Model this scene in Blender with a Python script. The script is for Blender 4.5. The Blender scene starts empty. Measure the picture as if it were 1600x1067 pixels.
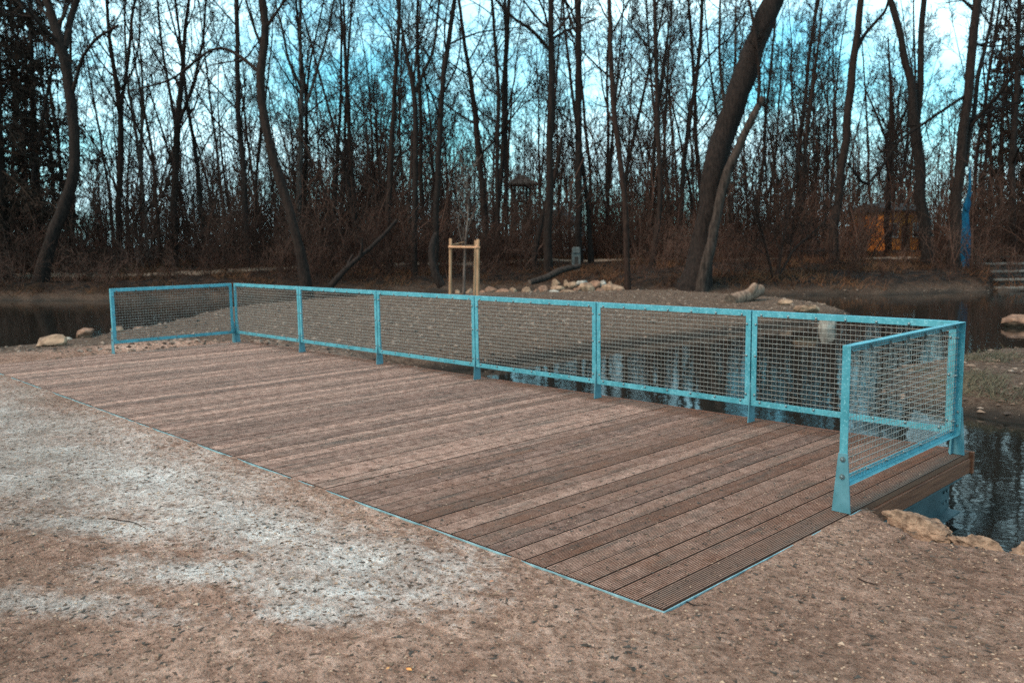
import bpy, math, random
import numpy as np
from mathutils import Vector, Matrix, Euler
random.seed(7); RNG = np.random.default_rng(7)
scene = bpy.context.scene
col = scene.collection
R = math.radians

# ------------------------------------------------------------------ camera
FPX = 1345.41                     # focal length in pixels of a 1600 px wide frame
CAM = np.array([2.14416, -3.0061, 1.62465])
RIGHT = np.array([0.69928602, 0.71472446, -0.01296177])
UP = np.array([-0.07281597, 0.08925772, 0.99334329])
FWD = np.array([-0.71112368, 0.69368725, -0.11446003])
cd = bpy.data.cameras.new('camera'); cam = bpy.data.objects.new('camera', cd); col.objects.link(cam)
cam.matrix_world = Matrix(((RIGHT[0], UP[0], -FWD[0], CAM[0]), (RIGHT[1], UP[1], -FWD[1], CAM[1]),
                           (RIGHT[2], UP[2], -FWD[2], CAM[2]), (0, 0, 0, 1)))
cd.sensor_width = 36.0; cd.lens = FPX / 1600 * 36; cd.clip_start = 0.05; cd.clip_end = 3000
cd.dof.use_dof = True; cd.dof.focus_distance = 5.6; cd.dof.aperture_fstop = 2.6
scene.camera = cam
scene.cycles.use_denoising = False      # fine grain instead of smeared twigs and gravel

# ------------------------------------------------------------------ sky and sun
SUN_EL, SUN_AZ = R(48), R(195)     # azimuth clockwise from +Y: behind the camera, to its left
w = bpy.data.worlds.new('World'); scene.world = w; w.use_nodes = True
nt = w.node_tree; nt.nodes.clear()
def wn(t, **k):
    n = nt.nodes.new(t)
    for a, b in k.items(): setattr(n, a, b)
    return n
sky = wn('ShaderNodeTexSky', sky_type='NISHITA', sun_disc=False, sun_elevation=SUN_EL, sun_rotation=SUN_AZ)
sky.air_density = 1.0; sky.dust_density = 1.5; sky.ozone_density = 2.0
tint = wn('ShaderNodeMix', data_type='RGBA', blend_type='MULTIPLY'); tint.inputs[0].default_value = 1
nt.links.new(sky.outputs[0], tint.inputs[6]); tint.inputs[7].default_value = (0.27, 0.92, 0.88, 1)
tc = wn('ShaderNodeTexCoord'); mp = wn('ShaderNodeMapping'); mp.inputs['Scale'].default_value = (1.0, 1.0, 2.6)
nt.links.new(tc.outputs['Generated'], mp.inputs[0])
no = wn('ShaderNodeTexNoise'); no.inputs['Scale'].default_value = 3.4; no.inputs['Detail'].default_value = 7; no.inputs['Roughness'].default_value = .55
nt.links.new(mp.outputs[0], no.inputs[0])
rp = wn('ShaderNodeValToRGB'); rp.color_ramp.elements[0].position = .38; rp.color_ramp.elements[1].position = .60
nt.links.new(no.outputs[0], rp.inputs[0]); rp.color_ramp.elements[0].color = (.15, .15, .15, 1)
mx = wn('ShaderNodeMix', data_type='RGBA'); nt.links.new(rp.outputs[0], mx.inputs[0])
nt.links.new(tint.outputs[2], mx.inputs[6]); mx.inputs[7].default_value = (3.9, 5.9, 6.5, 1)
bg = wn('ShaderNodeBackground'); bg.inputs[1].default_value = 0.115
nt.links.new(mx.outputs[2], bg.inputs[0])
wo = wn('ShaderNodeOutputWorld'); nt.links.new(bg.outputs[0], wo.inputs[0])
sd = bpy.data.lights.new('sun', 'SUN'); so = bpy.data.objects.new('sun', sd); col.objects.link(so)
sd.energy = 1.5; sd.angle = R(25); sd.color = (1, .68, .48)
sv = Vector((math.sin(SUN_AZ) * math.cos(SUN_EL), math.cos(SUN_AZ) * math.cos(SUN_EL), math.sin(SUN_EL)))
so.rotation_euler = sv.to_track_quat('Z', 'Y').to_euler()
vs = scene.view_settings; vs.view_transform = 'Standard'; vs.look = 'None'; vs.exposure = 1.58; vs.gamma = 1

# ------------------------------------------------------------------ helpers
def at(px, py, d):                 # point seen at a pixel of the 1600x1067 frame, d metres deep
    return CAM + d * (FWD + RIGHT * (px - 800) / FPX - UP * (py - 533.5) / FPX)
def gp(px, py, z):                 # the same on the level z
    r = FWD + RIGHT * (px - 800) / FPX - UP * (py - 533.5) / FPX
    return CAM + r * (z - CAM[2]) / r[2]
def mesh_np(name, V, F, smooth=False):
    m = bpy.data.meshes.new(name)
    V = np.asarray(V, np.float32).reshape(-1, 3)
    Fs = F if isinstance(F, list) else [F]
    Fs = [np.asarray(f, np.int32) for f in Fs if len(f)]
    nl = sum(f.size for f in Fs); npoly = sum(len(f) for f in Fs)
    m.vertices.add(len(V)); m.vertices.foreach_set('co', V.ravel())
    m.loops.add(nl); m.loops.foreach_set('vertex_index', np.concatenate([f.ravel() for f in Fs]))
    st = []; o = 0
    for f in Fs:
        st.append(np.arange(len(f)) * f.shape[1] + o); o += f.size
    m.polygons.add(npoly); m.polygons.foreach_set('loop_start', np.concatenate(st).astype(np.int32))
    m.polygons.foreach_set('use_smooth', np.full(npoly, smooth))
    m.update(calc_edges=True); m.validate()
    return m
def attr(m, name, vals):
    a = m.attributes.new(name, 'FLOAT', 'POINT'); a.data.foreach_set('value', np.asarray(vals, np.float32))
def obj(name, mesh, mat=None, parent=None, loc=None, rot=None):
    o = bpy.data.objects.new(name, mesh); col.objects.link(o)
    if mat is not None and mesh is not None and not mesh.materials: mesh.materials.append(mat)
    if parent is not None: o.parent = parent
    if loc is not None: o.location = tuple(float(v) for v in loc)
    if rot is not None: o.rotation_euler = rot
    return o
def tag(o, label, cat, group=None):
    o['label'] = label; o['category'] = cat
    if group: o['group'] = group
    return o
def thing(name, label, cat, loc=(0, 0, 0), rz=0, group=None):
    return tag(obj(name, None, None, None, loc, (0, 0, rz)), label, cat, group)
def kind(o, k): o['kind'] = k; return o
class MB:
    def __init__(s): s.V = []; s.F = []
    def add(s, V, F):
        o = len(s.V); s.V += [tuple(v) for v in V]; s.F += [tuple(i + o for i in f) for f in F]
    def box(s, x0, x1, y0, y1, z0, z1):
        s.add([(x, y, z) for z in (z0, z1) for y in (y0, y1) for x in (x0, x1)],
              [(0, 2, 3, 1), (4, 5, 7, 6), (0, 1, 5, 4), (2, 6, 7, 3), (0, 4, 6, 2), (1, 3, 7, 5)])
    def prism(s, poly, a0, a1, axis):       # poly of 2-D points extruded along an axis
        n = len(poly)
        def P(p, a): return {'x': (a, p[0], p[1]), 'y': (p[0], a, p[1]), 'z': (p[0], p[1], a)}[axis]
        V = [P(p, a0) for p in poly] + [P(p, a1) for p in poly]
        s.add(V, [tuple(range(n))[::-1], tuple(range(n, 2 * n))] + [(i, (i + 1) % n, n + (i + 1) % n, n + i) for i in range(n)])
    def mesh(s, name, smooth=False):
        m = bpy.data.meshes.new(name); m.from_pydata(s.V, [], s.F); m.update()
        import bmesh
        b = bmesh.new(); b.from_mesh(m); bmesh.ops.recalc_face_normals(b, faces=b.faces); b.to_mesh(m); b.free()
        if smooth: m.polygons.foreach_set('use_smooth', [True] * len(m.polygons))
        return m
def bevel(o, wd, seg=1):
    b = o.modifiers.new('bevel', 'BEVEL'); b.width = wd; b.segments = seg; b.limit_method = 'ANGLE'; return o
def hash3(i, j, k, s=0):
    n = (i.astype(np.int64) * 374761393 + j.astype(np.int64) * 668265263 + k.astype(np.int64) * 2147483647 + s * 1274126177) & 0xffffffff
    n = ((n ^ (n >> 13)) * 1274126177) & 0xffffffff
    return ((n ^ (n >> 16)) & 0xffff) / 65535.0
def noise(P, scale=1.0, s=0):
    Q = np.asarray(P, float) * scale; I = np.floor(Q).astype(int); f = Q - I; f = f * f * (3 - 2 * f); r = 0
    for a in (0, 1):
        for b in (0, 1):
            for c in (0, 1):
                wt = (f[:, 0] if a else 1 - f[:, 0]) * (f[:, 1] if b else 1 - f[:, 1]) * (f[:, 2] if c else 1 - f[:, 2])
                r = r + wt * hash3(I[:, 0] + a, I[:, 1] + b, I[:, 2] + c, s)
    return r
def fbm(P, scale, oct=4, s=0):
    r = 0; a = .5
    for o in range(oct): r = r + a * noise(P, scale * 2 ** o, s + o); a *= .5
    return r
def sstep(a, b, x):
    t = np.clip((x - a) / (b - a), 0, 1); return t * t * (3 - 2 * t)

# ------------------------------------------------------------------ materials
class NM:
    def __init__(s, name, rough=.8, metal=0, spec=.3):
        s.m = bpy.data.materials.new(name); s.m.use_nodes = True; s.t = s.m.node_tree; s.b = s.t.nodes['Principled BSDF']
        s.b.inputs['Roughness'].default_value = rough; s.b.inputs['Metallic'].default_value = metal; s.b.inputs['Specular IOR Level'].default_value = spec
    def n(s, t, ins=None, **k):
        n = s.t.nodes.new(t)
        for a, b in k.items(): setattr(n, a, b)
        for a, b in (ins or {}).items(): s.put(n.inputs[a], b)
        return n
    def put(s, sock, v):
        if isinstance(v, bpy.types.NodeSocket): s.t.links.new(v, sock)
        elif isinstance(v, tuple) and len(v) == 3 and sock.type == 'RGBA': sock.default_value = (*v, 1)
        else: sock.default_value = v
    def pos(s): return s.n('ShaderNodeNewGeometry').outputs['Position']
    def oc(s): return s.n('ShaderNodeTexCoord').outputs['Object']
    def rnd(s): return s.n('ShaderNodeObjectInfo').outputs['Random']
    def noise(s, vec, scale, detail=4, rough=.55):
        return s.n('ShaderNodeTexNoise', {0: vec, 'Scale': scale, 'Detail': detail, 'Roughness': rough}).outputs[0]
    def mapv(s, vec, sc): return s.n('ShaderNodeMapping', {0: vec, 'Scale': sc}).outputs[0]
    def ramp(s, f, a, b, ca=(0, 0, 0), cb=(1, 1, 1)):
        n = s.n('ShaderNodeValToRGB', {0: f}); e = n.color_ramp.elements
        e[0].position = a; e[1].position = b; e[0].color = (*ca, 1); e[1].color = (*cb, 1); return n.outputs[0]
    def mix(s, f, a, b, mode='MIX'):
        return s.n('ShaderNodeMix', {0: f, 6: a, 7: b}, data_type='RGBA', blend_type=mode).outputs[2]
    def math(s, op, a, b=0.0, clamp=False): return s.n('ShaderNodeMath', {0: a, 1: b}, operation=op, use_clamp=clamp).outputs[0]
    def attr(s, name): return s.n('ShaderNodeAttribute', attribute_name=name).outputs['Fac']
    def col(s, v): s.put(s.b.inputs['Base Color'], v); return s
    def bump(s, h, strength=.5, dist=.01):
        s.put(s.b.inputs['Normal'], s.n('ShaderNodeBump', {'Height': h, 'Strength': strength, 'Distance': dist}).outputs[0]); return s

def m_bark(name, c1, c2, bs=14, moss=None):
    k = NM(name, .9, 0, .15); p = k.pos(); q = k.mapv(p, (1, 1, .22))
    f = k.noise(q, bs, 5, .65); c = k.mix(k.ramp(f, .35, .65), c1, c2)
    c = k.mix(k.math('MULTIPLY', k.rnd(), .55), c, k.mix(1.0, c, (1.5, 1.25, 1.1), 'MULTIPLY'))
    if moss: c = k.mix(k.ramp(k.noise(p, 1.7, 3), .5, .62), c, moss)
    k.col(c).bump(f, .9, .04); return k.m
BARK = m_bark('dark_bark', (.006, .0036, .003), (.022, .0132, .0105))
BARK_RED = m_bark('red_brown_bark', (.009, .0045, .0034), (.031, .0155, .0112))
BARK_PALE = m_bark('pale_bark', (.03, .022, .019), (.115, .086, .074), 10)
TWIG = NM('twig', .9, 0, .1); TWIG.col(TWIG.mix(TWIG.rnd(), (.011, .0064, .005), (.027, .016, .013))); TWIG = TWIG.m
TWIG_FAR = NM('far_twig', .9, 0, .1).col((.028, .018, .015)).m
BRUSH = NM('brush_twig', .9, 0, .1); BRUSH.col(BRUSH.mix(BRUSH.ramp(BRUSH.noise(BRUSH.pos(), .35, 3), .38, .62), (.015, .0072, .0053), (.082, .043, .032))); BRUSH = BRUSH.m
NEEDLE = NM('dark_needles', .9, 0, .1); NEEDLE.col(NEEDLE.mix(NEEDLE.noise(NEEDLE.pos(), 1.2), (.009, .006, .0045), (.030, .017, .012))); NEEDLE = NEEDLE.m

def m_ground():
    k = NM('ground_soil', .95, 0, .12); p = k.pos()
    n1 = k.noise(p, 1.1, 5, .6); n2 = k.noise(p, 9, 6, .65); n3 = k.noise(p, 60, 4, .7); n4 = k.noise(p, 180, 2, .7)
    base = k.mix(k.ramp(n1, .35, .68), (.47, .272, .205), (.72, .455, .355))
    base = k.mix(k.ramp(n2, .38, .66), k.mix(1.0, base, (.62, .58, .55), 'MULTIPLY'), base)
    pale = k.math('MULTIPLY', k.attr('pale'), 1.0)
    pf = k.math('ADD', pale, k.math('MULTIPLY', k.math('SUBTRACT', k.math('ADD', k.math('MULTIPLY', n2, .6), k.math('MULTIPLY', n1, .5)), .55), 1.7))
    pf = k.ramp(k.math('ADD', pf, k.math('MULTIPLY', k.math('SUBTRACT', k.noise(k.mapv(p, (1, 1.5, 1)), 17, 6, .75), .5), 1.5)), .22, 1.05)
    palec = k.mix(k.ramp(k.noise(p, 2.1, 6, .65), .35, .62), (.56, .47, .43), (.84, .765, .73))
    base = k.mix(k.math('MULTIPLY', pf, .88), base, palec)
    base = k.mix(k.math('MULTIPLY', k.attr('dirt_vignette'), k.ramp(k.noise(p, 2.2, 4), .25, .6), True), base, k.mix(1.0, base, (.60, .575, .555), 'MULTIPLY'))  # dark dirt and a painted corner vignette both darken the soil
    spit = k.mix(k.ramp(n2, .35, .7), (.085, .050, .035), (.20, .128, .092)); base = k.mix(k.attr('spit'), base, spit)
    lit = k.mix(k.ramp(k.noise(p, 2.3, 7, .75), .44, .64), (.007, .0045, .0037), (.062, .030, .017)); base = k.mix(k.attr('litter'), base, lit)
    mid = k.noise(p, 24, 6, .75)
    base = k.mix(k.ramp(mid, .40, .62), k.mix(1.0, base, (.60, .57, .55), 'MULTIPLY'), k.mix(1.0, base, (1.15, 1.15, 1.15), 'MULTIPLY'))
    base = k.mix(k.ramp(n3, .55, .64), base, k.mix(1.0, base, (.34, .30, .28), 'MULTIPLY'))
    base = k.mix(k.ramp(n4, .58, .70), base, k.mix(1.0, base, (1.6, 1.6, 1.6), 'MULTIPLY'))
    base = k.mix(k.attr('wet'), base, (.020, .015, .012))
    k.col(base)
    h = k.math('ADD', k.math('MULTIPLY', n2, .8), k.math('ADD', k.math('MULTIPLY', n3, .5), k.math('MULTIPLY', n4, .25)))
    k.bump(k.math('ADD', h, mid), 1.0, .05); return k.m
GROUND = m_ground()
def m_water():
    k = NM('water', .045, 0, .5); k.b.inputs['IOR'].default_value = 1.33; k.col((.010, .009, .0075))
    p = k.mapv(k.pos(), (1, 1, 1))
    h = k.math('ADD', k.math('MULTIPLY', k.noise(p, 2.6, 3, .5), 1.0), k.math('MULTIPLY', k.noise(p, 9, 2, .5), .18))
    k.bump(h, .07, .05); return k.m
WATER = m_water()
def m_board():
    k = NM('deck_board', .85, 0, .2); p = k.pos(); o = k.oc(); r = k.rnd()
    sep = k.n('ShaderNodeSeparateXYZ', {0: o}).outputs; px = k.n('ShaderNodeSeparateXYZ', {0: p}).outputs
    grain = k.noise(k.mapv(p, (60, 2.2, 30)), 1.0, 4, .6)
    off = k.n('ShaderNodeCombineXYZ', {1: k.math('MULTIPLY', r, 57.0)}).outputs[0]; pb = k.n('ShaderNodeVectorMath', {0: p, 1: off}, operation='ADD').outputs[0]
    blot = k.math('ADD', k.math('MULTIPLY', k.noise(pb, 2.4, 6, .7), .5), k.math('MULTIPLY', k.noise(p, 3.1, 6, .75), .5)); fine = k.noise(p, 46, 5, .8)
    wood = k.mix(grain, (.19, .066, .036), (.42, .20, .125))
    grey = k.mix(grain, (.105, .062, .048), (.24, .15, .117))
    wood = k.mix(k.ramp(k.math('ADD', k.math('MULTIPLY', blot, .7), k.math('MULTIPLY', r, .4)), .42, .78), wood, grey)
    # sand tracked over the boards: more towards the far left, worn off along single boards, gone outside the railing
    g = k.n('ShaderNodeMapRange', {0: px[0], 1: .3, 2: -7.0, 3: .07, 4: .46}).outputs[0]
    sm = k.math('ADD', k.math('MULTIPLY', blot, .55), k.math('MULTIPLY', fine, .45))
    sm = k.math('ADD', sm, g); sm = k.math('SUBTRACT', sm, k.math('MULTIPLY', k.attr_obj('dark'), .26))
    sm = k.math('SUBTRACT', sm, k.math('MULTIPLY', k.ramp(r, .15, .0), .12))
    sm = k.math('SUBTRACT', sm, k.n('ShaderNodeMapRange', {0: k.math('ADD', px[0], k.math('MULTIPLY', px[1], .10)), 1: .02, 2: .36, 3: .0, 4: .5}).outputs[0])
    sm = k.math('SUBTRACT', sm, k.n('ShaderNodeMapRange', {0: px[1], 1: 3.62, 2: 3.86, 3: .0, 4: .42}).outputs[0])
    sf = k.ramp(sm, .40, .62)
    sand = k.mix(k.ramp(k.noise(p, 11, 7, .8), .36, .62), (.23, .112, .080), (.62, .365, .285))
    wet = k.ramp(k.noise(k.mapv(p, (7, 1.0, 1)), 1.1, 4), .55, .70)
    top = k.mix(sf, wood, sand)
    streak = k.ramp(k.noise(k.mapv(pb, (13, 1.1, 1)), 1.0, 6, .75), .47, .60); patch = k.ramp(k.noise(pb, 1.6, 6, .75), .40, .58)
    top = k.mix(k.math('MULTIPLY', k.math('MULTIPLY', streak, patch), .75), top, k.mix(fine, (.085, .062, .052), (.22, .165, .135)))
    top = k.mix(k.ramp(k.noise(p, 19, 6, .8), .52, .64), top, k.mix(1.0, top, (.60, .56, .54), 'MULTIPLY'))
    top = k.mix(1.0, top, k.ramp(r, .0, 1.0, (.62, .58, .57), (1.16, 1.10, 1.07)), 'MULTIPLY')
    top = k.mix(k.math('MULTIPLY', wet, .45), top, k.mix(1.0, top, (.5, .48, .47), 'MULTIPLY'))
    top = k.mix(k.math('MULTIPLY', k.attr_obj('dark'), .35), top, (.12, .10, .09))
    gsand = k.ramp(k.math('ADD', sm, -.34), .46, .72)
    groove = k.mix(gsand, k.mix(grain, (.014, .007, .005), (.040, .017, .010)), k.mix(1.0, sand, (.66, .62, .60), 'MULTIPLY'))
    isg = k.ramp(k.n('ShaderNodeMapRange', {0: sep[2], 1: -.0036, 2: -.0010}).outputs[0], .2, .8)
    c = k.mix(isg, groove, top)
    side = k.ramp(k.n('ShaderNodeMapRange', {0: sep[2], 1: -.008, 2: -.0055}).outputs[0], .2, .8)
    c = k.mix(side, k.mix(grain, (.085, .030, .017), (.20, .085, .05)), c)
    crumbs = k.ramp(k.noise(p, 70, 3, .7), .62, .69); c = k.mix(k.math('MULTIPLY', crumbs, .7), c, (.05, .035, .028))
    k.col(c); k.bump(k.math('ADD', k.math('MULTIPLY', grain, .6), fine), .5, .004); return k.m
NM.attr_obj = lambda s, name: s.n('ShaderNodeAttribute', attribute_name=name, attribute_type='OBJECT').outputs['Fac']
BOARD = m_board()
def m_simple(name, c1, c2, scale=6, rough=.7, metal=0, spec=.3, bs=.2, bd=.005, mp=None, rs=0):
    k = NM(name, rough, metal, spec); p = k.oc() if rs == 0 else k.pos()
    if mp: p = k.mapv(p, mp)
    f = k.noise(p, scale, 5, .6); k.col(k.mix(k.ramp(f, .32, .68), c1, c2)).bump(f, bs, bd); return k.m
def m_steel():
    k = NM('teal_steel', .42, .3, .45); p = k.pos(); a = k.noise(p, 5, 4); b = k.noise(p, 55, 3, .65)
    c = k.mix(k.ramp(a, .3, .7), (.038, .19, .235), (.09, .305, .365)); c = k.mix(k.ramp(b, .54, .74), c, (.22, .45, .51))
    c = k.mix(k.math('MULTIPLY', k.ramp(k.noise(p, 13, 5, .7), .56, .70), .7), c, (.055, .15, .18)); c = k.mix(k.ramp(k.noise(p, 31, 5, .7), .68, .74), c, (.10, .075, .055)); c = k.mix(k.ramp(k.noise(k.mapv(p, (22, 22, 2.5)), 1.0, 4), .56, .76), c, (.13, .35, .41))
    k.col(c).bump(b, .12, .002); k.put(k.b.inputs['Roughness'], k.ramp(a, .2, .8, (.32,) * 3, (.55,) * 3)); return k.m
STEEL = m_steel()
FOOT = m_simple('grey_teal_steel', (.045, .14, .17), (.10, .22, .26), 9, .5, .15, .4, .15, .003, rs=1)
STEEL_EDGE = m_simple('edge_steel', (.10, .20, .225), (.31, .48, .52), 9, .35, .3, .5, .1, rs=1)
WIRE = m_simple('wire_steel', (.15, .135, .12), (.30, .275, .25), 30, .45, .2, .5, .1, rs=1)
BOLT = m_simple('bolt_steel', (.05, .07, .075), (.22, .27, .28), 40, .4, .6, .5, .1)
BEAM = m_simple('beam_steel', (.016, .035, .042), (.04, .07, .08), 5, .5, .2, .4, .2, rs=1)
JOIST = m_simple('joist_timber', (.085, .024, .011), (.21, .072, .036), 1.0, .75, 0, .25, .4, .004, (30, 2, 40), rs=1)
STONE = m_simple('tan_stone', (.09, .050, .033), (.35, .215, .14), 5, .85, 0, .2, .8, .03)
STONE_RED = m_simple('red_brown_stone', (.07, .035, .023), (.27, .145, .095), 5, .85, 0, .2, .8, .03)
NEARSTONE = m_simple('rough_brown_stone', (.055, .031, .022), (.33, .205, .14), 17, .9, 0, .15, 1.0, .03)
STONE_PALE = m_simple('pale_stone', (.12, .10, .085), (.37, .32, .275), 5, .85, 0, .2, .8, .03)
STAKE = m_simple('stake_timber', (.20, .10, .052), (.36, .205, .12), 1.2, .8, 0, .2, .3, .004, (14, 14, 1.5))
STAKE_OR = m_simple('crossbar_timber', (.36, .16, .085), (.55, .29, .17), 1.2, .8, 0, .2, .3, .004, (2, 14, 14))
CUT = m_simple('cut_wood', (.03, .02, .015), (.12, .08, .06), 8, .85)

# ------------------------------------------------------------------ terrain shape
LAND_A = [(60, 4), (9, 3.2), (4, 2.75), (2, 2.45), (1.0, 2.22), (.62, 2.06), (.2, 2.16), (-.1, 2.3), (-2, 2.5), (-5, 2.9), (-6.6, 3.7), (-7.8, 4.5), (-9.1, 5.6),
          (-8.7, 6.9), (-8.75, 8.4), (-8.85, 10.3), (-8.6, 13.3), (-8.35, 15.6), (-8.0, 18), (-8.3, 20.2), (-10.2, 22), (-12.6, 22.8), (-15, 23.4), (-17.2, 22.8), (-20, 20.6),
          (-22, 18.6), (-23.7, 15.7), (-24.4, 12.3), (-23.4, 9.7), (-21.4, 7.5), (-18.4, 4.5), (-17.2, 2.6), (-16.9, 1.0), (-19, -3), (-27, -9), (-60, -32), (-60, -80), (60, -80)]
LAND_B = [(-2.0, 7.9), (-1.2, 7.85), (-.4, 7.7), (3, 7.0), (14, 5.5), (40, 12), (40, 24), (8, 16), (1, 14.6), (-2.2, 13.4), (-3.2, 12.2), (-3.4, 10.6), (-2.8, 8.8)]
LAND_C = [(-120, -60), (-52, -2), (-43, 3.5), (-38, 6.8), (-33.6, 9.8), (-30.4, 15.5), (-27.4, 21.5), (-25.2, 24.2), (-22.6, 23.9), (-20.4, 23.4), (-18.6, 23.6), (-16.8, 23.4), (-15.2, 24.2), (-14.2, 26.3), (-12.7, 28.4), (-10.7, 29.6),
          (-8.7, 33.4), (-6.5, 35), (0, 38.5), (20, 44), (80, 60), (900, 200), (900, 900), (-900, 900), (-900, -500)]
def sdist(P, poly):
    P = np.asarray(P, float); A = np.array(poly, float); B = np.roll(A, -1, 0); best = np.full(len(P), 1e18); ins = np.zeros(len(P), bool)
    for a, b in zip(A, B):
        e = b - a; wv = P - a; t = np.clip(wv @ e / (e @ e), 0, 1); d = wv - t[:, None] * e; best = np.minimum(best, (d ** 2).sum(1))
        c = ((a[1] > P[:, 1]) != (b[1] > P[:, 1])) & (P[:, 0] < (b[0] - a[0]) * (P[:, 1] - a[1]) / (b[1] - a[1] + 1e-12) + a[0]); ins ^= c
    d = np.sqrt(best); return np.where(ins, d, -d)
WZ = -.5
def terrain(P, pit=True):
    P = np.asarray(P, float); P3 = np.c_[P, np.zeros(len(P))]
    wob = (fbm(P3, 1.3, 3, 3) - .44) * .55; big = (fbm(P3, .25, 3, 9) - .44)
    dA = sdist(P, LAND_A) + wob; dB = sdist(P, LAND_B) + wob; dC = sdist(P, LAND_C) + wob * 2
    spit = sstep(3.6, 5.2, P[:, 1] + np.clip(-(P[:, 0] + 12), 0, 4) * .6) * (P[:, 0] < -5) + sstep(-12.5, -15, P[:, 0]) * (P[:, 1] > -1)
    spit = np.clip(spit, 0, 1)
    topA = -.014 - .15 * spit + big * .14 * spit
    def shore(d, top, wd): return np.where(d > 0, -.52 + (top + .52) * (1 - (1 - np.clip(d / wd, 0, 1)) ** 2), -.52 + np.maximum(d * .45, -.6))
    hA = shore(dA, topA, np.where(spit > .3, 1.1, .28)); hB = shore(dB, -.16 + big * .25, 1.6)
    topC = .10 + .40 * sstep(2, 11, dC) + big * .5 * sstep(0, 6, dC) + .0025 * np.clip(dC - 10, 0, 300)
    hC = shore(dC, topC, 3.0)
    h = np.maximum(np.maximum(hA, hB), hC)
    h = h + (fbm(P3, 3.2, 3, 21) - .44) * np.where(hC >= h, .10, .035) * (h > -.5)
    dv = P - CAM[:2]; dep = dv @ FWD[:2] / (FWD[0] ** 2 + FWD[1] ** 2) ** .5; lat = dv @ RIGHT[:2]
    h = np.where((dep > 33.6) & (dep < 39.5) & (lat / np.maximum(dep, 1) > .553), np.minimum(h, np.interp(dep, [34.4, 39.5], [-.75, .36])), h)
    if pit:
        inside = (P[:, 0] < -.009) & (P[:, 0] > -11.61) & (P[:, 1] > .009) & (P[:, 1] < 3.94)
        near = np.minimum(np.minimum(-P[:, 0] , P[:, 0] + 11.65), np.minimum(P[:, 1], 3.95 - P[:, 1]))
        h = np.where(inside, np.minimum(h, -.22), h)
        rim = (near > -.6) & ~inside
        h = np.where(rim & (P[:, 1] < 2.0) & (P[:, 0] > -11.7), np.minimum(h, -.006), h)
        h = np.where(rim & ((P[:, 0] < -11.5) | (P[:, 1] > 3.9)), np.minimum(h, -.075), h)
    return h, dA, dB, dC, spit
def ground_z(x, y): return float(terrain(np.array([[x, y]]), False)[0][0])

def axis(segs, extra):
    a = np.concatenate([np.arange(s, e, st) for s, e, st in segs] + [np.array(extra, float)]); a = np.unique(np.round(a, 4))
    return a
gx = axis([(-900, -120, 40), (-120, -60, 5), (-60, -26, .9), (-26, -12, .30), (-12, -6, .12), (-6, 3.2, .05), (3.2, 8, .35), (8, 60, 4), (60, 901, 60)], [-11.62, -11.60, -.012, -.004])
gy = axis([(-500, -60, 40), (-60, -6, 4), (-6, -2.6, .2), (-2.6, 2.7, .05), (2.7, 8, .13), (8, 26, .30), (26, 60, .9), (60, 130, 5), (130, 901, 50)], [.004, .012, 3.93, 3.945])
GX, GY = np.meshgrid(gx, gy); P2 = np.c_[GX.ravel(), GY.ravel()]
H, dA, dB, dC, spit = terrain(P2); nx, ny = len(gx), len(gy)
near = ((P2 - CAM[:2]) ** 2).sum(1) < 14 ** 2
micro = (fbm(np.c_[P2, P2[:, :1] * 0], 9, 3, 40) - .44) * .022
H = H + np.where(near & (H > -.2) & (H < .2), micro, 0)
H = np.where((P2[:, 1] < 2.2) & (P2[:, 1] > -.5) & (P2[:, 0] < .4) & (P2[:, 0] > -12) & (H > -.06), np.clip(H + .008, -.010, .0022), H)
idx = np.arange(nx * ny).reshape(ny, nx)
F = np.stack([idx[:-1, :-1], idx[:-1, 1:], idx[1:, 1:], idx[1:, :-1]], -1).reshape(-1, 4)
gm = mesh_np('ground', np.c_[P2, H], F, True)
attr(gm, 'spit', np.clip(spit + (dB > -1.5) + sstep(.45, .0, dA) * (P2[:, 1] > 1.9) * .8, 0, 1) * (dC < dA + 50)); attr(gm, 'litter', sstep(-.5, 1.5, dC))
attr(gm, 'wet', np.clip(sstep(WZ + .16, WZ + .03, H) * .92, 0, 1))
PALE = [(-7.2, -.85, 2.4, .60, .15), (-5.2, -.85, 1.8, .56, .15), (-3.9, -.75, 1.3, .46, .15), (-2.6, -.70, .9, .36, .1), (-1.55, -.58, .62, .34, .3), (-1.3, -.78, .55, .26, .6), (-3.2, -1.35, .8, .16, .5), (-2.1, -1.25, .5, .16, .6), (-5.5, -1.5, 2.4, .5, .2), (-2.2, -1.9, .5, .12, .6), (-9.5, -1.2, 2, .9, 0), (-1.15, -1.05, .35, .12, .6)]
pale = np.zeros(len(P2))
wx = (fbm(np.c_[P2, P2[:, :1] * 0], 1.4, 3, 61) - .44) * .7
for (x, y, a, b, t) in PALE:
    c, s = math.cos(t), math.sin(t); dx, dy = P2[:, 0] - x + wx, P2[:, 1] - y + wx * .4
    u, v = (c * dx + s * dy) / a, (-s * dx + c * dy) / b
    pale = np.maximum(pale, 1 - np.sqrt(u * u + v * v) * .50)
attr(gm, 'pale', np.clip(pale, 0, 1))
attr(gm, 'dirt_vignette', np.clip(sstep(-.9, .6, P2[:, 0]) + sstep(-1.5, -2.2, P2[:, 1] + .35 * (P2[:, 0] + 1.5)), 0, 1))  # darker dirt at right; vignette shading painted into the near left corner
ground = kind(obj('ground', gm, GROUND), 'structure')
wm = MB(); wm.add([(-500, -300, WZ), (300, -300, WZ), (300, 300, WZ), (-500, 300, WZ)], [(0, 1, 2, 3)])
water = kind(obj('water', wm.mesh('water'), WATER), 'structure')
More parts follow.
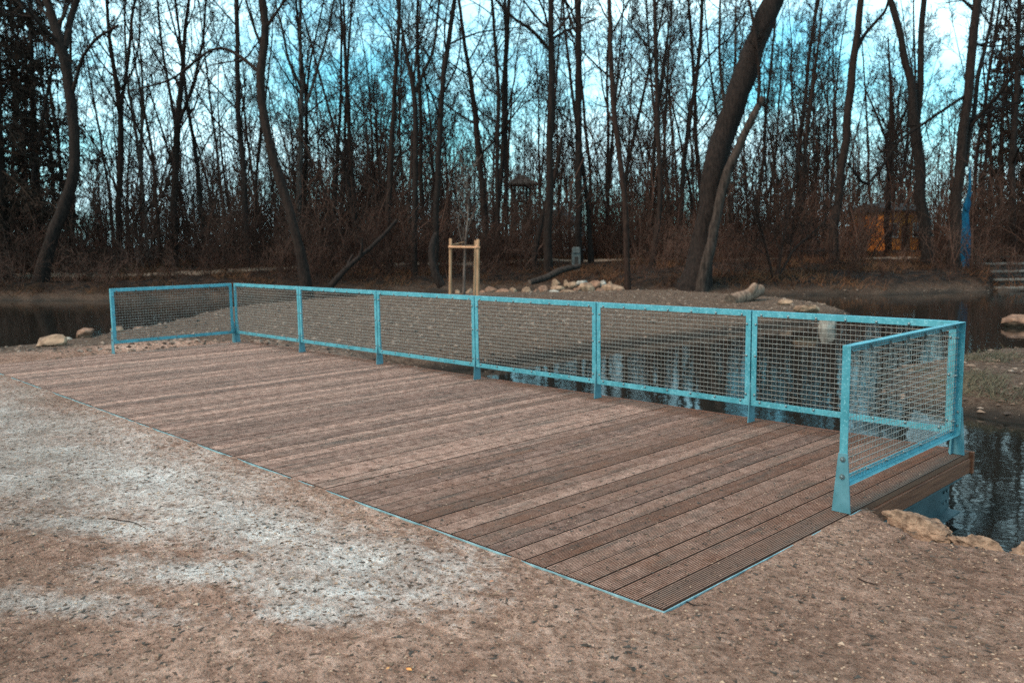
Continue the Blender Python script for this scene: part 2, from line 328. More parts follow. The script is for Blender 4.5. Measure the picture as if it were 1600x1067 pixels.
# the footpath on the far bank
PATH = m_simple('path_gravel', (.13, .09, .066), (.21, .15, .115), 2, .95, 0, .1, .3, rs=1)
ctr = [gp(px, py, .62)[:2] for px, py in [(-160, 423), (0, 421), (150, 420), (310, 418), (470, 413), (620, 409), (770, 407), (930, 405), (1130, 403), (1330, 401), (1545, 400), (1700, 399)]]
ctr = np.array(ctr); tt = np.linspace(0, len(ctr) - 1, 160); C2 = np.c_[np.interp(tt, range(len(ctr)), ctr[:, 0]), np.interp(tt, range(len(ctr)), ctr[:, 1])]
T = np.gradient(C2, axis=0); T /= np.linalg.norm(T, axis=1)[:, None]; N = np.c_[-T[:, 1], T[:, 0]]
prow = np.stack([C2 + N * o for o in (-.8, -.4, 0, .4, .8)], 1).reshape(-1, 2); pz = terrain(prow, False)[0] + np.tile([-.04, .07, .09, .07, -.04], len(C2))
ii = np.arange(len(C2) * 5).reshape(-1, 5); PF = np.stack([ii[:-1, :-1], ii[1:, :-1], ii[1:, 1:], ii[:-1, 1:]], -1).reshape(-1, 4)
kind(obj('footpath', mesh_np('footpath', np.c_[prow, pz], PF, True), PATH), 'structure')

# ------------------------------------------------------------------ deck
PITCH, BW, NB, DW = .145, .1365, 80, 3.93
deck = thing('wooden_deck', 'long low viewing deck of ridged brown boards with a steel edge, reaching over the water', 'deck')
def board_mesh(seed):
    nr = 10; per = BW / nr; rw = per * .47; prof = []
    for i in range(nr):
        x0 = -BW / 2 + i * per + (per - rw) / 2; prof += [(x0, -.0045), (x0 + .0008, 0), (x0 + rw - .0008, 0), (x0 + rw, -.0045)]
    prof = [(-BW / 2, -.0045)] + prof + [(BW / 2, -.0045), (BW / 2, -.044), (-BW / 2, -.044)]
    b = MB(); rr = random.Random(seed); e0 = rr.uniform(0, .004); e1 = rr.uniform(-.006, .006)
    b.prism(prof, e0, DW - .012 + e1, 'y'); m = b.mesh('board'); m.materials.append(BOARD); return m
bms = [board_mesh(i) for i in range(8)]
DARK = {9: .30, 12: .42, 13: .2, 22: .3, 23: .2, 33: .35, 41: .25, 5: .15, 52: .3, 60: .25}
for i in range(NB):
    o = obj('board', bms[random.randrange(8)], None, deck, (-.018 - BW / 2 - i * PITCH, .016, random.uniform(-.0022, .0012)), (0, R(random.uniform(-.35, .35)), R(random.uniform(-.03, .03))))
    o['dark'] = DARK.get(i, random.random() ** 3 * .6)
def strip(x0, x1, y0, y1):
    b = MB(); b.box(x0, x1, y0, y1, -.10, .0005); return b.mesh('edge_strip')
obj('edge_strip', strip(-11.6, -.0005, -.005, 0), STEEL_EDGE, deck); obj('edge_strip', strip(-.0005, .0045, -.005, 2.0), STEEL_EDGE, deck)
b = MB(); b.box(-11.6, .012, DW + .012, DW + .046, -.17, .0); bevel(obj('fascia', b.mesh('fascia'), JOIST, deck), .004)
b = MB(); b.box(-.075, -.004, 2.0, DW + .010, -.160, -.047); bevel(obj('side_joist', b.mesh('side_joist'), JOIST, deck), .004)
for x in (-2.9, -5.8, -8.7, -11.5):
    b = MB(); b.box(x, x + .07, .03, DW + .008, -.16, -.047); obj('joist', b.mesh('joist'), JOIST, deck)
def ibeam(x, y0, y1):
    b = MB(); h0, h1 = -.44, -.165; fw = .088
    b.prism([(x - fw, h0), (x + fw, h0), (x + fw, h0 + .014), (x + .006, h0 + .018), (x + .006, h1 - .018), (x + fw, h1 - .014), (x + fw, h1), (x - fw, h1), (x - fw, h1 - .014), (x - .006, h1 - .018), (x - .006, h0 + .018), (x - fw, h0 + .014)], y0, y1, 'y')
    return b.mesh('support_beam')
bm_ = obj('support_beam', ibeam(-.10, 1.9, 3.78), BEAM, deck)
for yy in (3.66, 3.72):
    for zz in (-.27, -.35): 
        b = MB(); b.prism([(yy + .012 * math.cos(a), zz + .012 * math.sin(a)) for a in [i * math.pi / 3 for i in range(6)]], -.094, -.082, 'x'); obj('bolt', b.mesh('bolt'), BOLT, bm_)
for x in (-4.1, -8.2): obj('support_beam', ibeam(x, 1.9, 3.70), BEAM, deck)
b = MB(); b.box(-11.5, -.06, 3.30, 3.42, -1.2, -.47); obj('cross_beam', b.mesh('cross_beam'), BEAM, deck)

# ------------------------------------------------------------------ railings
Z0, Z1, AW = .155, 1.0, .05
def frame_mesh(L):                 # mitred angle-iron frame; local x along, y outwards, z up
    prof = [(0, 0), (AW, 0), (AW, .005), (.005, .005), (.005, AW), (0, AW)]
    V = []
    for (sx, sz, cx, cz) in ((1, 1, 0, Z0), (-1, 1, L, Z0), (-1, -1, L, Z1), (1, -1, 0, Z1)):
        V += [(cx + sx * a, v, cz + sz * a) for a, v in prof]
    F = [(k * 6 + j, ((k + 1) % 4) * 6 + j, ((k + 1) % 4) * 6 + (j + 1) % 6, k * 6 + (j + 1) % 6) for k in range(4) for j in range(6)]
    b = MB(); b.add(V, F); return b.mesh('panel_frame')
def tubes(P, Rr, S, V0=0):
    P = np.asarray(P, float); N, K = P.shape[:2]; Rr = np.broadcast_to(np.asarray(Rr, float), (N, K))
    T = np.gradient(P, axis=1); T /= np.linalg.norm(T, axis=2)[..., None] + 1e-12
    ref = np.where(np.abs(T[:, :1, 2:3]) > .8, np.array([1., 0, 0]), np.array([0, 0, 1.])); ref = np.broadcast_to(ref, T.shape)
    U = np.cross(T, ref); U /= np.linalg.norm(U, axis=2)[..., None] + 1e-12; W = np.cross(T, U)
    a = np.arange(S) * 2 * math.pi / S
    V = P[:, :, None] + Rr[:, :, None, None] * (np.cos(a)[:, None] * U[:, :, None] + np.sin(a)[:, None] * W[:, :, None])
    i = np.arange(N * K * S).reshape(N, K, S); j = np.roll(i, -1, 2)
    F = np.stack([i[:, :-1], j[:, :-1], j[:, 1:], i[:, 1:]], -1).reshape(-1, 4) + V0
    return V.reshape(-1, 3), F
def merge(parts):
    Vs, Fs, o = [], [], 0
    for V, F in parts: Vs.append(V); Fs.append(F + o); o += len(V)
    return np.concatenate(Vs), np.concatenate(Fs)
CELL = .0405
def wire_mesh(L):                  # crimped woven wire
    nr = int(round((Z1 - Z0 - .03) / CELL)); nc = int(round((L - .03) / CELL))
    zs = Z0 + .015 + (np.arange(nr) + .5) * (Z1 - Z0 - .03) / nr; xs = .015 + (np.arange(nc) + .5) * (L - .03) / nc
    K = nc * 2 + 1; X = np.linspace(.015, L - .015, K); r = .0017
    P = np.zeros((nr, K, 3)); P[..., 0] = X; P[..., 2] = zs[:, None]
    ph = np.where((np.arange(K)[None] + 0 * zs[:, None].astype(int)) % 2 == 0, 0, 1) * np.where(((np.arange(K)[None] // 2) + np.arange(nr)[:, None]) % 2 == 0, 1, -1)
    P[..., 1] = .0105 + .0024 * ph
    A = tubes(P, r * 1.45, 4)
    Q = np.zeros((nc, 3, 3)); Q[..., 0] = xs[:, None]; Q[..., 1] = .0105; Q[..., 2] = np.array([Z0 + .015, (Z0 + Z1) / 2, Z1 - .015]); B = tubes(Q, r * .75, 4)
    V, F = merge([A, B]); return mesh_np('wire_mesh', V, F, True)
def bolt_mesh():
    b = MB()
    for y0, y1, y2, r in ((0, -.005, -.010, .0115), (.005, .019, .022, .0095)):
        ring = lambda y, q: [(q * math.cos(a), y, q * math.sin(a)) for a in [i * math.pi / 4 for i in range(8)]]
        V = ring(y0, r) + ring(y1, r) + ring(y2, r * .55); F = [(i, (i + 1) % 8, 8 + (i + 1) % 8, 8 + i) for i in range(8)] + [(8 + i, 8 + (i + 1) % 8, 16 + (i + 1) % 8, 16 + i) for i in range(8)] + [tuple(range(16, 24))]
        b.add(V, F)
    m = b.mesh('bolt', True); m.materials.append(BOLT); return m
BM = bolt_mesh()
def big_bolt():
    b = MB()
    for s in (-1, 1):
        ring = lambda x, q, n=10: [(x * s, q * math.cos(i * 2 * math.pi / n), q * math.sin(i * 2 * math.pi / n)) for i in range(n)]
        V = ring(.005, .018) + ring(.008, .017) + ring(.0085, .011) + ring(.017, .009) + ring(.019, .005)
        b.add(V, [(k * 10 + i, k * 10 + (i + 1) % 10, k * 10 + 10 + (i + 1) % 10, k * 10 + 10 + i) for k in range(4) for i in range(10)] + [tuple(range(40, 50))])
    m = b.mesh('bolt'); m.materials.append(BOLT); return m
BB = big_bolt()
pb = MB(); pb.prism([(-.032, 0.002), (.082, 0.002), (.0555, .36), (-.002, .36)], -.0048, .0048, 'x'); PLATE = pb.mesh('post_plate'); PLATE.materials.append(FOOT)
def railing(label, origin, rz, xs):          # xs: post positions along the run
    t = thing('mesh_railing', label, 'railing', (*origin, 0), rz, 'teal mesh railings round the deck')
    for a, c in zip(xs[:-1], xs[1:]):
        L = c - a - .012
        p = obj('panel_frame', frame_mesh(L), STEEL, t, (a + .006, 0, 0)); bevel(p, .0012)
        kind(obj('wire_mesh', wire_mesh(L), WIRE, p), 'stuff')
        pts = [(u, Z1 - .037) for u in np.linspace(.09, L - .09, 7)] + [(u, Z0 + .037) for u in np.linspace(.09, L - .09, 7)] + [(u, v) for u in (.037, L - .037) for v in (Z0 + .10, .60, Z1 - .12)]
        for u, v in pts: obj('bolt', BM, None, p, (u, 0, v))
    for i, a in enumerate(xs):
        off = -.0055 if i == 0 else .0055 if i == len(xs) - 1 else 0
        pl = obj('post_plate', PLATE, None, t, (a + off + (.006 if i == 0 else -.006 if i == len(xs) - 1 else 0), 0, 0)); bevel(pl, .001)
        for z in (.22, .325): obj('bolt', BB, None, pl, (0, .027, z))
    return t
YF = 3.775
railing('long teal steel mesh railing of six panels along the water side of the deck', (-11.4, YF), 0, [-.105, 1.987, 3.99, 5.963, 7.835, 9.615, 11.31])
railing('short teal mesh railing nearest the camera, at the right end of the deck', (-.085, 1.865), 0, [0, 1.925])
rr_ = [o for o in col.objects if o.name.startswith('mesh_railing')][-1]
rr_.scale = (1, -1, 1); rr_.rotation_euler = (0, 0, R(90))
railing('short teal mesh railing at the far left end of the deck', (-11.50, 1.775), R(90), [0, 1.975])

# ------------------------------------------------------------------ trees
def unit(v): return v / (np.linalg.norm(v, axis=-1, keepdims=True) + 1e-12)
def grow(rng, P0, D, L, K, wig, up, droop=0):
    N = len(P0); P = np.zeros((N, K, 3)); P[:, 0] = P0; D = unit(D)
    for k in range(1, K):
        D = unit(D + rng.normal(0, wig, (N, 3)) + np.array([0, 0, up - droop * k / K])); P[:, k] = P[:, k - 1] + D * (L / (K - 1))[:, None]
    return P
def kids(rng, P, Rr, n, t0, t1, ang, lenf, K, wig, up, rf=.55, flat=0):
    N, Kp = P.shape[:2]; seg = np.linalg.norm(np.diff(P, axis=1), axis=2).sum(1)
    t = (np.linspace(t0, t1, n)[None] + rng.normal(0, (t1 - t0) / n * .45, (N, n))).clip(t0 * .8, .985)
    f = t * (Kp - 1); i = np.minimum(f.astype(int), Kp - 2); fr = (f - i)[..., None]; ar = np.arange(N)[:, None]
    A, B = P[ar, i], P[ar, i + 1]; S = A + (B - A) * fr; T = unit(B - A); r = (Rr[ar, i] * (1 - fr[..., 0]) + Rr[ar, i + 1] * fr[..., 0])
    az = rng.uniform(0, 2 * math.pi, (N, 1)) + np.arange(n)[None] * 2.4 + rng.normal(0, .4, (N, n))
    ref = np.where(np.abs(T[..., 2:3]) > .9, np.array([1., 0, 0]), np.array([0, 0, 1.])); U = unit(np.cross(T, ref)); W = np.cross(T, U)
    th = np.radians(rng.normal(ang, 9, (N, n)))[..., None]; D = np.cos(th) * T + np.sin(th) * (np.cos(az)[..., None] * U + np.sin(az)[..., None] * W)
    L = (seg[:, None] * lenf * (1.12 - .62 * t) * rng.uniform(.65, 1.25, (N, n)))
    S, D, L, r = S.reshape(-1, 3), D.reshape(-1, 3), L.ravel(), np.minimum(r.ravel() * rf, L.ravel() * .022 + .004)
    Pn = grow(rng, S, D, L, K, wig, up); Rn = r[:, None] * np.linspace(1, .22, K)[None]
    return Pn, Rn
def resample(P, Rr, K):
    d = np.r_[0, np.cumsum(np.linalg.norm(np.diff(P, axis=0), axis=1))]; s = np.linspace(0, d[-1], K)
    # smooth (Catmull-like) by interpolating, then averaging
    Q = np.stack([np.interp(s, d, P[:, k]) for k in range(3)], 1); r = np.interp(s, d, Rr)
    for _ in range(2): Q[1:-1] = (Q[:-2] + 2 * Q[1:-1] + Q[2:]) / 4
    return Q, r
def lumpy(V, amp, seed): return V + (np.stack([noise(V, 2.3, seed + k) for k in range(3)], 1) - .5) * amp
def flare(Pt, r):
    d = np.r_[0, np.cumsum(np.linalg.norm(np.diff(Pt, axis=0), axis=1))]; return r * (1 + .40 * np.exp(-np.maximum(d - .5, 0) / .4))
MINR = .0085
def crown_parts(rng, stems, n1, t0, lens, angs, n2=7, n3=6, n4=4, up=.10, minr=MINR):
    parts = []
    for (Pt, rt) in stems:
        P1, R1 = kids(rng, Pt[None], rt[None], n1, t0, .97, angs[0], lens[0], 8, .13, up, .42)
        P2, R2 = kids(rng, P1, R1, n2, .22, .97, angs[1], lens[1], 6, .15, up * .8, .6)
        P3, R3 = kids(rng, P2, R2, n3, .2, .98, angs[2], lens[2], 5, .17, up * .6, .65)
        parts += [tubes(P1, np.maximum(R1, .012), 6), tubes(P2, np.maximum(R2, minr * 1.1), 4), tubes(P3, np.maximum(R3, minr * .8), 3)]
        if n4:
            P4, R4 = kids(rng, P3, R3, n4, .25, .98, 38, .62, 4, .2, up * .5, .7); parts.append(tubes(P4, np.full(P4.shape[:2], minr * .62) * np.linspace(1, .6, 4)[None], 3))
    return parts
STUB = m_bark('grey_brown_bark', (.009, .0066, .0056), (.042, .030, .0255), 10)
def build_tree(name, label, stems, seed, bark=BARK, twig=TWIG, n1=14, t0=.3, lens=(.26, .45, .42), angs=(48, 45, 42), n=(7, 6, 4), group=None, extra=(), base=None, cat='tree', minr=MINR):
    """stems: list of (points, radii) in world space; extra: limbs kept with the trunk that carry twigs of their own."""
    rng = np.random.default_rng(seed); base = np.array(stems[0][0][0] if base is None else base, float)
    tp, cs = [], []
    for i, (P, r) in enumerate(stems):
        Q, q = resample(np.array(P, float) - base, np.array(r, float), 34)
        if i == 0: q = flare(Q, q)
        Q = Q + (np.stack([noise(Q, .8, seed + 5 + k) for k in range(3)], 1) - .5) * np.array([1, 1, 0]) * q[:, None] * .7
        V, F = tubes(Q[None], q[None], 12); tp.append((lumpy(V, q.mean() * .35, seed), F)); cs.append((Q, q))
    V, F = merge(tp)
    t = thing(name, label, cat, base, 0, group)
    obj('trunk', mesh_np('trunk', V, F, True), bark, t)
    parts = crown_parts(rng, cs, n1, t0, lens, angs, *n, minr=minr)
    for (P, r) in extra:
        Q, q = resample(np.array(P, float) - base, np.array(r, float), 22); parts.append(tubes(Q[None], q[None], 8))
        P2, R2 = kids(rng, Q[None], q[None], 16, .15, .97, 50, .22, 6, .16, .06, .5); P3, R3 = kids(rng, P2, R2, 7, .2, .97, 42, .45, 5, .17, .05, .65); P4, R4 = kids(rng, P3, R3, 4, .25, .97, 40, .55, 4, .2, .03, .7)
        parts += [tubes(P2, np.maximum(R2, .010), 4), tubes(P3, np.maximum(R3, .008), 3), tubes(P4, np.full(P4.shape[:2], .006), 3)]
    V, F = merge(parts); obj('crown', mesh_np('crown', V, F, False), twig, t)
    return t
def px_path(pts, d, wscale=1.0, drop=True, extend=0, dd=0):
    """pixel outline of a stem (x, y, width) -> a real stem d metres deep, rooted in the ground."""
    P = [at(x, y, d + dd * i / max(1, len(pts) - 1)) for i, (x, y, _) in enumerate(pts)]; r = [wd * d / FPX / 2 * wscale * (.72 if wd < 30 else .70) for _, _, wd in pts]
    if drop:
        z = ground_z(P[0][0], P[0][1]) - .15
        if P[0][2] > z + .1: P.insert(0, np.array([P[0][0], P[0][1], z - .5])); r.insert(0, r[0] * 1.08)
        else: P.insert(0, np.array([P[0][0], P[0][1], z - .6])); r.insert(0, r[0] * 1.05)
    if extend:
        v = unit((P[-1] - P[-2])[None])[0]; v = unit((v + np.array([0, 0, .6]))[None])[0]
        for k in range(1, 4): P.append(P[-1] + v * extend / 3 + RNG.normal(0, .12, 3)); r.append(max(r[-1] * (.62 if k < 3 else .4), .02))
    return P, r
def hero(label, pts, d, extend=8, name='bare_tree', stems=(), limbs=(), seed=1, **k):
    S = [px_path(pts, d, extend=extend)] + [px_path(p, d, drop=False, extend=e, dd=q) for p, e, q in stems]
    X = [px_path(p, d, drop=False, dd=q) for p, q in limbs]
    return build_tree(name, label, S, seed, extra=X, **k)
G1 = 'tall bare trees on the far bank'
hero('thick bare tree at far left, bending right then left above the water', [(62, 432, 30), (82, 360, 27), (108, 300, 25), (121, 262, 24), (116, 200, 22), (108, 140, 21), (97, 80, 22), (82, 30, 18), (70, -10, 15)], 38, 7, seed=11, group=G1, t0=.5,
     stems=[([(100, 75, 16), (112, 25, 14), (134, -40, 12)], 4, 1)], limbs=[([(112, 150, 9), (128, 90, 7), (150, 60, 6), (185, 40, 5)], -2)])
hero('slender bare tree with two upright forks between the thick left tree and the arching branch', [(184, 360, 13), (190, 250, 12), (188, 170, 12), (180, 120, 10), (170, 60, 8), (168, 0, 6)], 46, 7, seed=12, group=G1, t0=.4, stems=[([(188, 170, 8), (200, 100, 7), (206, 30, 6), (212, -10, 5)], 5, 2)])
hero('bare tree with a broom of upright boughs left of the swaying dark trunk', [(270, 400, 16), (274, 300, 15), (277, 200, 14), (284, 120, 10), (290, 40, 8), (296, -10, 6)], 47, 7, seed=13, group=G1, t0=.35,
     stems=[([(277, 210, 8), (262, 130, 6), (250, 50, 5), (246, -10, 4)], 5, 1), ([(278, 200, 8), (303, 130, 6), (318, 60, 5), (322, -10, 4)], 5, -2)])
hero('straight dark tree just left of the swaying trunk', [(384, 330, 12), (381, 270, 12), (372, 187, 11), (371, 80, 10), (369, -10, 9)], 44, 8, seed=14, group=G1)
hero('dark swaying trunk with an S bend rising behind the left corner of the railing', [(481, 444, 27), (472, 392, 21), (451, 330, 20), (429, 258, 20), (412, 187, 19), (404, 120, 19), (414, 70, 18), (418, 40, 17), (408, -5, 16)], 35, 8, seed=15, group=G1, t0=.55,
     limbs=[([(404, 112, 8), (380, 92, 8), (355, 75, 7), (330, 76, 6), (300, 100, 6), (270, 125, 5), (235, 135, 4), (205, 142, 3)], 1.5)])
hero('grey bare tree with an open fan of boughs right of the swaying trunk', [(466, 340, 13), (467, 280, 12), (471, 187, 11), (471, 110, 9), (468, 40, 6), (472, -10, 5)], 50, 6, seed=16, group=G1, bark=BARK_PALE, t0=.35, stems=[([(470, 190, 8), (492, 120, 6), (510, 60, 5), (520, 10, 4)], 4, 1), ([(471, 140, 6), (450, 90, 5), (440, 40, 4)], 4, -2)])
hero('thin bare tree above the fallen V-shaped branch', [(560, 400, 9), (552, 300, 9), (545, 200, 8), (540, 100, 7), (538, 30, 5)], 46, 5, seed=17, group=G1, t0=.3)
hero('slim dark tree leaning slightly right, left of the staked sapling', [(606, 370, 13), (608, 300, 12), (613, 201, 11), (618, 120, 9), (622, 61, 8), (625, -10, 7)], 44, 7, seed=18, group=G1)
hero('bare tree forked into a wide Y, left of the staked sapling', [(648, 410, 13), (649, 300, 12), (650, 187, 12), (647, 140, 10), (636, 90, 8), (628, 50, 6), (618, -10, 5)], 41, 6, seed=19, group=G1, stems=[([(648, 145, 9), (664, 110, 7), (678, 80, 6), (684, 20, 5)], 5, 1.5)], t0=.5)
hero('dark slim tree bending right directly behind the staked sapling', [(680, 390, 13), (683, 300, 12), (686, 234, 12), (693, 117, 11), (704, 37, 10), (712, -10, 9)], 40, 7, seed=20, group=G1)
hero('bare tree leaning left at the top, right above the stakes', [(757, 380, 15), (756, 320, 14), (748, 234, 13), (737, 131, 10), (726, 70, 8), (716, -10, 6)], 46, 6, seed=21, group=G1)
hero('straight thin tree, left one of a close pair at the middle', [(777, 380, 9), (777, 300, 9), (779, 140, 8), (772, 47, 7), (768, -10, 6)], 45, 7, seed=22, group=G1)
hero('straight thin tree, right one of a close pair at the middle', [(792, 380, 8), (791, 300, 8), (791, 94, 7), (789, -10, 6)], 47, 7, seed=23, group=G1)
hero('dark tree with a long bough reaching left near the top, at the picture centre', [(856, 402, 19), (858, 300, 16), (861, 187, 15), (861, 90, 14), (862, 30, 12), (860, -10, 11)], 41, 8, seed=24, group=G1, t0=.5,
     limbs=[([(860, 80, 9), (845, 62, 8), (828, 45, 7), (806, 32, 6), (785, 12, 5), (765, -12, 4)], -1.5), ([(862, 62, 7), (885, 48, 5), (905, 42, 4), (930, 30, 3)], 1.5)])
hero('dead leaning stem propped beside the long-boughed centre tree', [(835, 400, 12), (850, 330, 11), (868, 270, 10), (876, 225, 9), (878, 215, 6)], 42, 0, seed=25, group=G1, n1=4, n=(3, 3, 2))
hero('straightest pole-like dark tree, right of the centre, behind the grey pillar', [(906, 402, 17), (905, 300, 15), (904, 187, 15), (904, 90, 14), (903, -10, 13)], 45.5, 9, seed=26, group=G1, t0=.55)
hero('reddish slim tree rooted at the water beside the stone heap', [(981, 452, 13), (979, 380, 13), (976, 304, 12), (968, 240, 12), (960, 180, 12), (955, 90, 10), (951, -10, 9)], 33.5, 7, seed=27, group=G1, bark=BARK_RED, t0=.35)
hero('slim curved tree between the reddish tree and the big leaning one', [(1019, 405, 13), (1027, 350, 12), (1032, 304, 10), (1029, 220, 10), (1026, 120, 9), (1022, -10, 8)], 41, 7, seed=28, group=G1, stems=[([(1030, 250, 6), (1018, 130, 5), (1012, 40, 4)], 5, 1)])
hero('bare tree with ascending side boughs left of the big leaning trunk', [(1060, 398, 12), (1064, 320, 11), (1068, 262, 10), (1081, 164, 9), (1093, 94, 8), (1098, -10, 7)], 46, 6, seed=29, group=G1, limbs=[([(1090, 110, 5), (1115, 80, 4), (1140, 60, 4), (1165, 20, 3)], 2)])
hero('massive leaning dark trunk, the thickest tree, slanting up to the right', [(1083, 452, 62), (1092, 400, 50), (1101, 347, 46), (1112, 290, 47), (1125, 234, 50), (1156, 136, 51), (1187, 56, 49), (1210, 0, 46), (1235, -70, 42)], 33, 7, seed=30, group=G1, t0=.62, n1=16)
hero('pale split stem with a broken knob in front of the massive leaning trunk', [(1098, 450, 25), (1108, 390, 22), (1122, 318, 20), (1140, 268, 20), (1156, 222, 19), (1178, 178, 16), (1192, 154, 12)], 32.2, 0, seed=31, group=G1, bark=STUB, n1=4, n=(3, 3, 2), t0=.8,
     limbs=[([(1184, 170, 8), (1187, 120, 7), (1181, 60, 7), (1174, 20, 6), (1166, -20, 5)], .5)])
hero('tall tree leaning right with a bough forking right, right of the massive trunk', [(1303, 372, 20), (1309, 310, 18), (1317, 258, 17), (1326, 155, 17), (1338, 70, 15), (1345, -10, 14)], 40, 8, seed=32, group=G1, t0=.6, limbs=[([(1336, 85, 8), (1350, 55, 8), (1368, 35, 7), (1384, 18, 6), (1392, -15, 5)], 1)])
hero('round-crowned smaller bare tree framed between two tall right-hand trunks', [(1386, 390, 14), (1387, 320, 12), (1392, 230, 10), (1394, 170, 8), (1390, 110, 5), (1388, 60, 3)], 52, 0, seed=33, group=G1, t0=.3, n1=8, lens=(.36, .45, .42), n=(6, 5, 3), stems=[([(1391, 235, 6), (1370, 180, 5), (1352, 140, 3)], 0, 1), ([(1392, 225, 6), (1416, 170, 5), (1432, 120, 3)], 0, -1)])
hero('tall tree splitting into two near-vertical trunks above the orange house', [(1448, 392, 27), (1441, 320, 23), (1435, 262, 22), (1430, 190, 22), (1424, 140, 16), (1411, 70, 15), (1396, 15, 13), (1385, -20, 12)], 39, 8, seed=34, group=G1, t0=.6, stems=[([(1432, 200, 17), (1438, 130, 14), (1440, 60, 13), (1446, -15, 12)], 8, 1)])
hero('tall straight tree leaning right beside the blue-painted trunk', [(1489, 412, 26), (1494, 330, 22), (1502, 234, 21), (1514, 117, 19), (1528, 0, 17), (1532, -30, 16)], 37, 8, seed=35, group=G1, t0=.5,
     stems=[([(1508, 260, 12), (1522, 170, 10), (1530, 110, 9), (1545, 50, 7), (1556, -10, 5)], 5, 1.5)],
     limbs=[([(1508, 150, 7), (1480, 168, 6), (1440, 196, 6), (1405, 218, 6), (1378, 262, 6), (1352, 296, 6), (1338, 272, 5), (1325, 256, 4)], -1.5), ([(1515, 200, 7), (1545, 165, 6), (1575, 130, 5), (1598, 80, 4)], -1.5), ([(1510, 190, 6), (1550, 172, 5), (1590, 160, 4)], 1.5)])
hero('dark bare tree at the far right edge of the wood', [(1582, 400, 15), (1580, 300, 14), (1586, 180, 12), (1590, 80, 10), (1592, -10, 9)], 43, 7, seed=36, group=G1, t0=.2)
hero('thin bare tree left of the tall right-leaning tree', [(1250, 395, 11), (1252, 300, 10), (1262, 200, 8), (1272, 120, 7), (1280, 60, 5)], 47, 5, seed=37, group=G1, t0=.25, stems=[([(1253, 290, 6), (1240, 200, 5), (1236, 100, 4)], 4, 1)])
hero('shrubby many-stemmed bare tree on the bank below the tall right-leaning tree', [(1210, 445, 8), (1222, 380, 7), (1236, 310, 6), (1244, 270, 5)], 34, 3, seed=38, group=G1, bark=BARK_RED, t0=.2, stems=[([(1212, 440, 6), (1240, 390, 5), (1285, 350, 4)], 2, 1), ([(1208, 440, 6), (1195, 380, 5), (1182, 330, 4)], 2, -1)])

# the wood behind: a few kinds, copied
def proto(seed, Ht, rad, fork, t0, bark, lens):
    rng = np.random.default_rng(seed)
    P = grow(rng, np.zeros((1, 3)), np.array([[0, 0, 1.]]), np.array([Ht]), 12, .05, .04)[0]; P[0, 2] = -.2; r = rad * np.linspace(1, .12, 12) ** .9
    stems = [(P, r)]
    if fork:
        k = int(12 * fork); d = unit(np.array([[rng.normal(), rng.normal(), 3.2]])); Q = grow(rng, P[k][None], d, np.array([Ht * (1 - fork) * .95]), 9, .06, .06)[0]; stems.append((Q, r[k] * .75 * np.linspace(1, .15, 9)))
    return build_tree('bare_tree', 'x', stems, seed, bark, TWIG_FAR if seed % 2 else TWIG, 9 if Ht < 16 else 13, t0, lens, group=None, base=(0, 0, 0), minr=.010, n=(8, 7, 4))
protos = [proto(101, 21, .15, .45, .20, BARK, (.24, .45, .42)), proto(102, 18, .12, .0, .12, BARK, (.26, .46, .42)), proto(103, 23, .15, .55, .25, BARK, (.22, .45, .42)),
          proto(104, 15, .12, .35, .18, BARK_RED, (.30, .45, .42)), proto(105, 20, .13, .3, .16, BARK_PALE, (.25, .45, .42)), proto(106, 12, .09, .25, .12, BARK_RED, (.33, .46, .42)), proto(107, 24, .14, .0, .28, BARK, (.2, .45, .42))]
LBL = dict(enumerate(['tall fork-topped bare tree', 'mid-height straight bare tree', 'tallest high-forked bare tree', 'low reddish forked bare tree', 'greyish pale-barked bare tree', 'small bushy reddish bare tree', 'tall clear-stemmed bare tree']))
def copy_thing(src, loc, rz, sc, label=None, group=None):
    c = src.copy(); col.objects.link(c); c.location = loc; c.rotation_euler = (0, 0, rz); c.scale = (sc, sc, sc)
    if label: c['label'] = label
    if group: c['group'] = group
    for ch in src.children:
        d = ch.copy(); col.objects.link(d); d.parent = c
    return c
rw = random.Random(5); used = set(); placed = []; deep = []
for n in range(172):
    for _ in range(40):
        a = rw.uniform(-36, 36); d = 46 + 62 * rw.random() ** 1.25
        q = CAM + d * (FWD * [1, 1, 0] / np.hypot(FWD[0], FWD[1]) + RIGHT * math.tan(R(a)))
        if all((q[0] - x) ** 2 + (q[1] - y) ** 2 > 5.5 for x, y in placed): break
    px = 800 + FPX * math.tan(R(a))
    placed.append((q[0], q[1])); k = rw.choices(range(7), [3, 3, 3, 3, 2, 4, 3])[0]
    loc = (q[0], q[1], ground_z(q[0], q[1])); rz = rw.uniform(0, 6.28); sc = rw.uniform(.8, 1.12)
    if k not in used: used.add(k); o = protos[k]; o.location = loc; o.rotation_euler = (0, 0, rz); o.scale = (sc,) * 3
    else: o = copy_thing(protos[k], loc, rz, sc)
    deep.append((k, px, d, o))
MARKS = [(90, 'thick left tree'), (190, 'twin-forked tree'), (280, 'broom-topped tree'), (430, 'swaying trunk'), (550, 'fallen V-shaped branch'), (630, 'wide Y-forked tree'), (725, 'staked sapling'), (790, 'pair of thin trees'), (860, 'long-boughed centre tree'),
         (905, 'pole-like tree'), (975, 'reddish waterside tree'), (1060, 'slim curved tree'), (1150, 'massive leaning trunk'), (1250, 'spit log'), (1320, 'tall right-leaning tree'), (1390, 'orange house'), (1440, 'twin-trunked tree'), (1510, 'blue trunk'), (1600, 'concrete steps')]
bins = {}
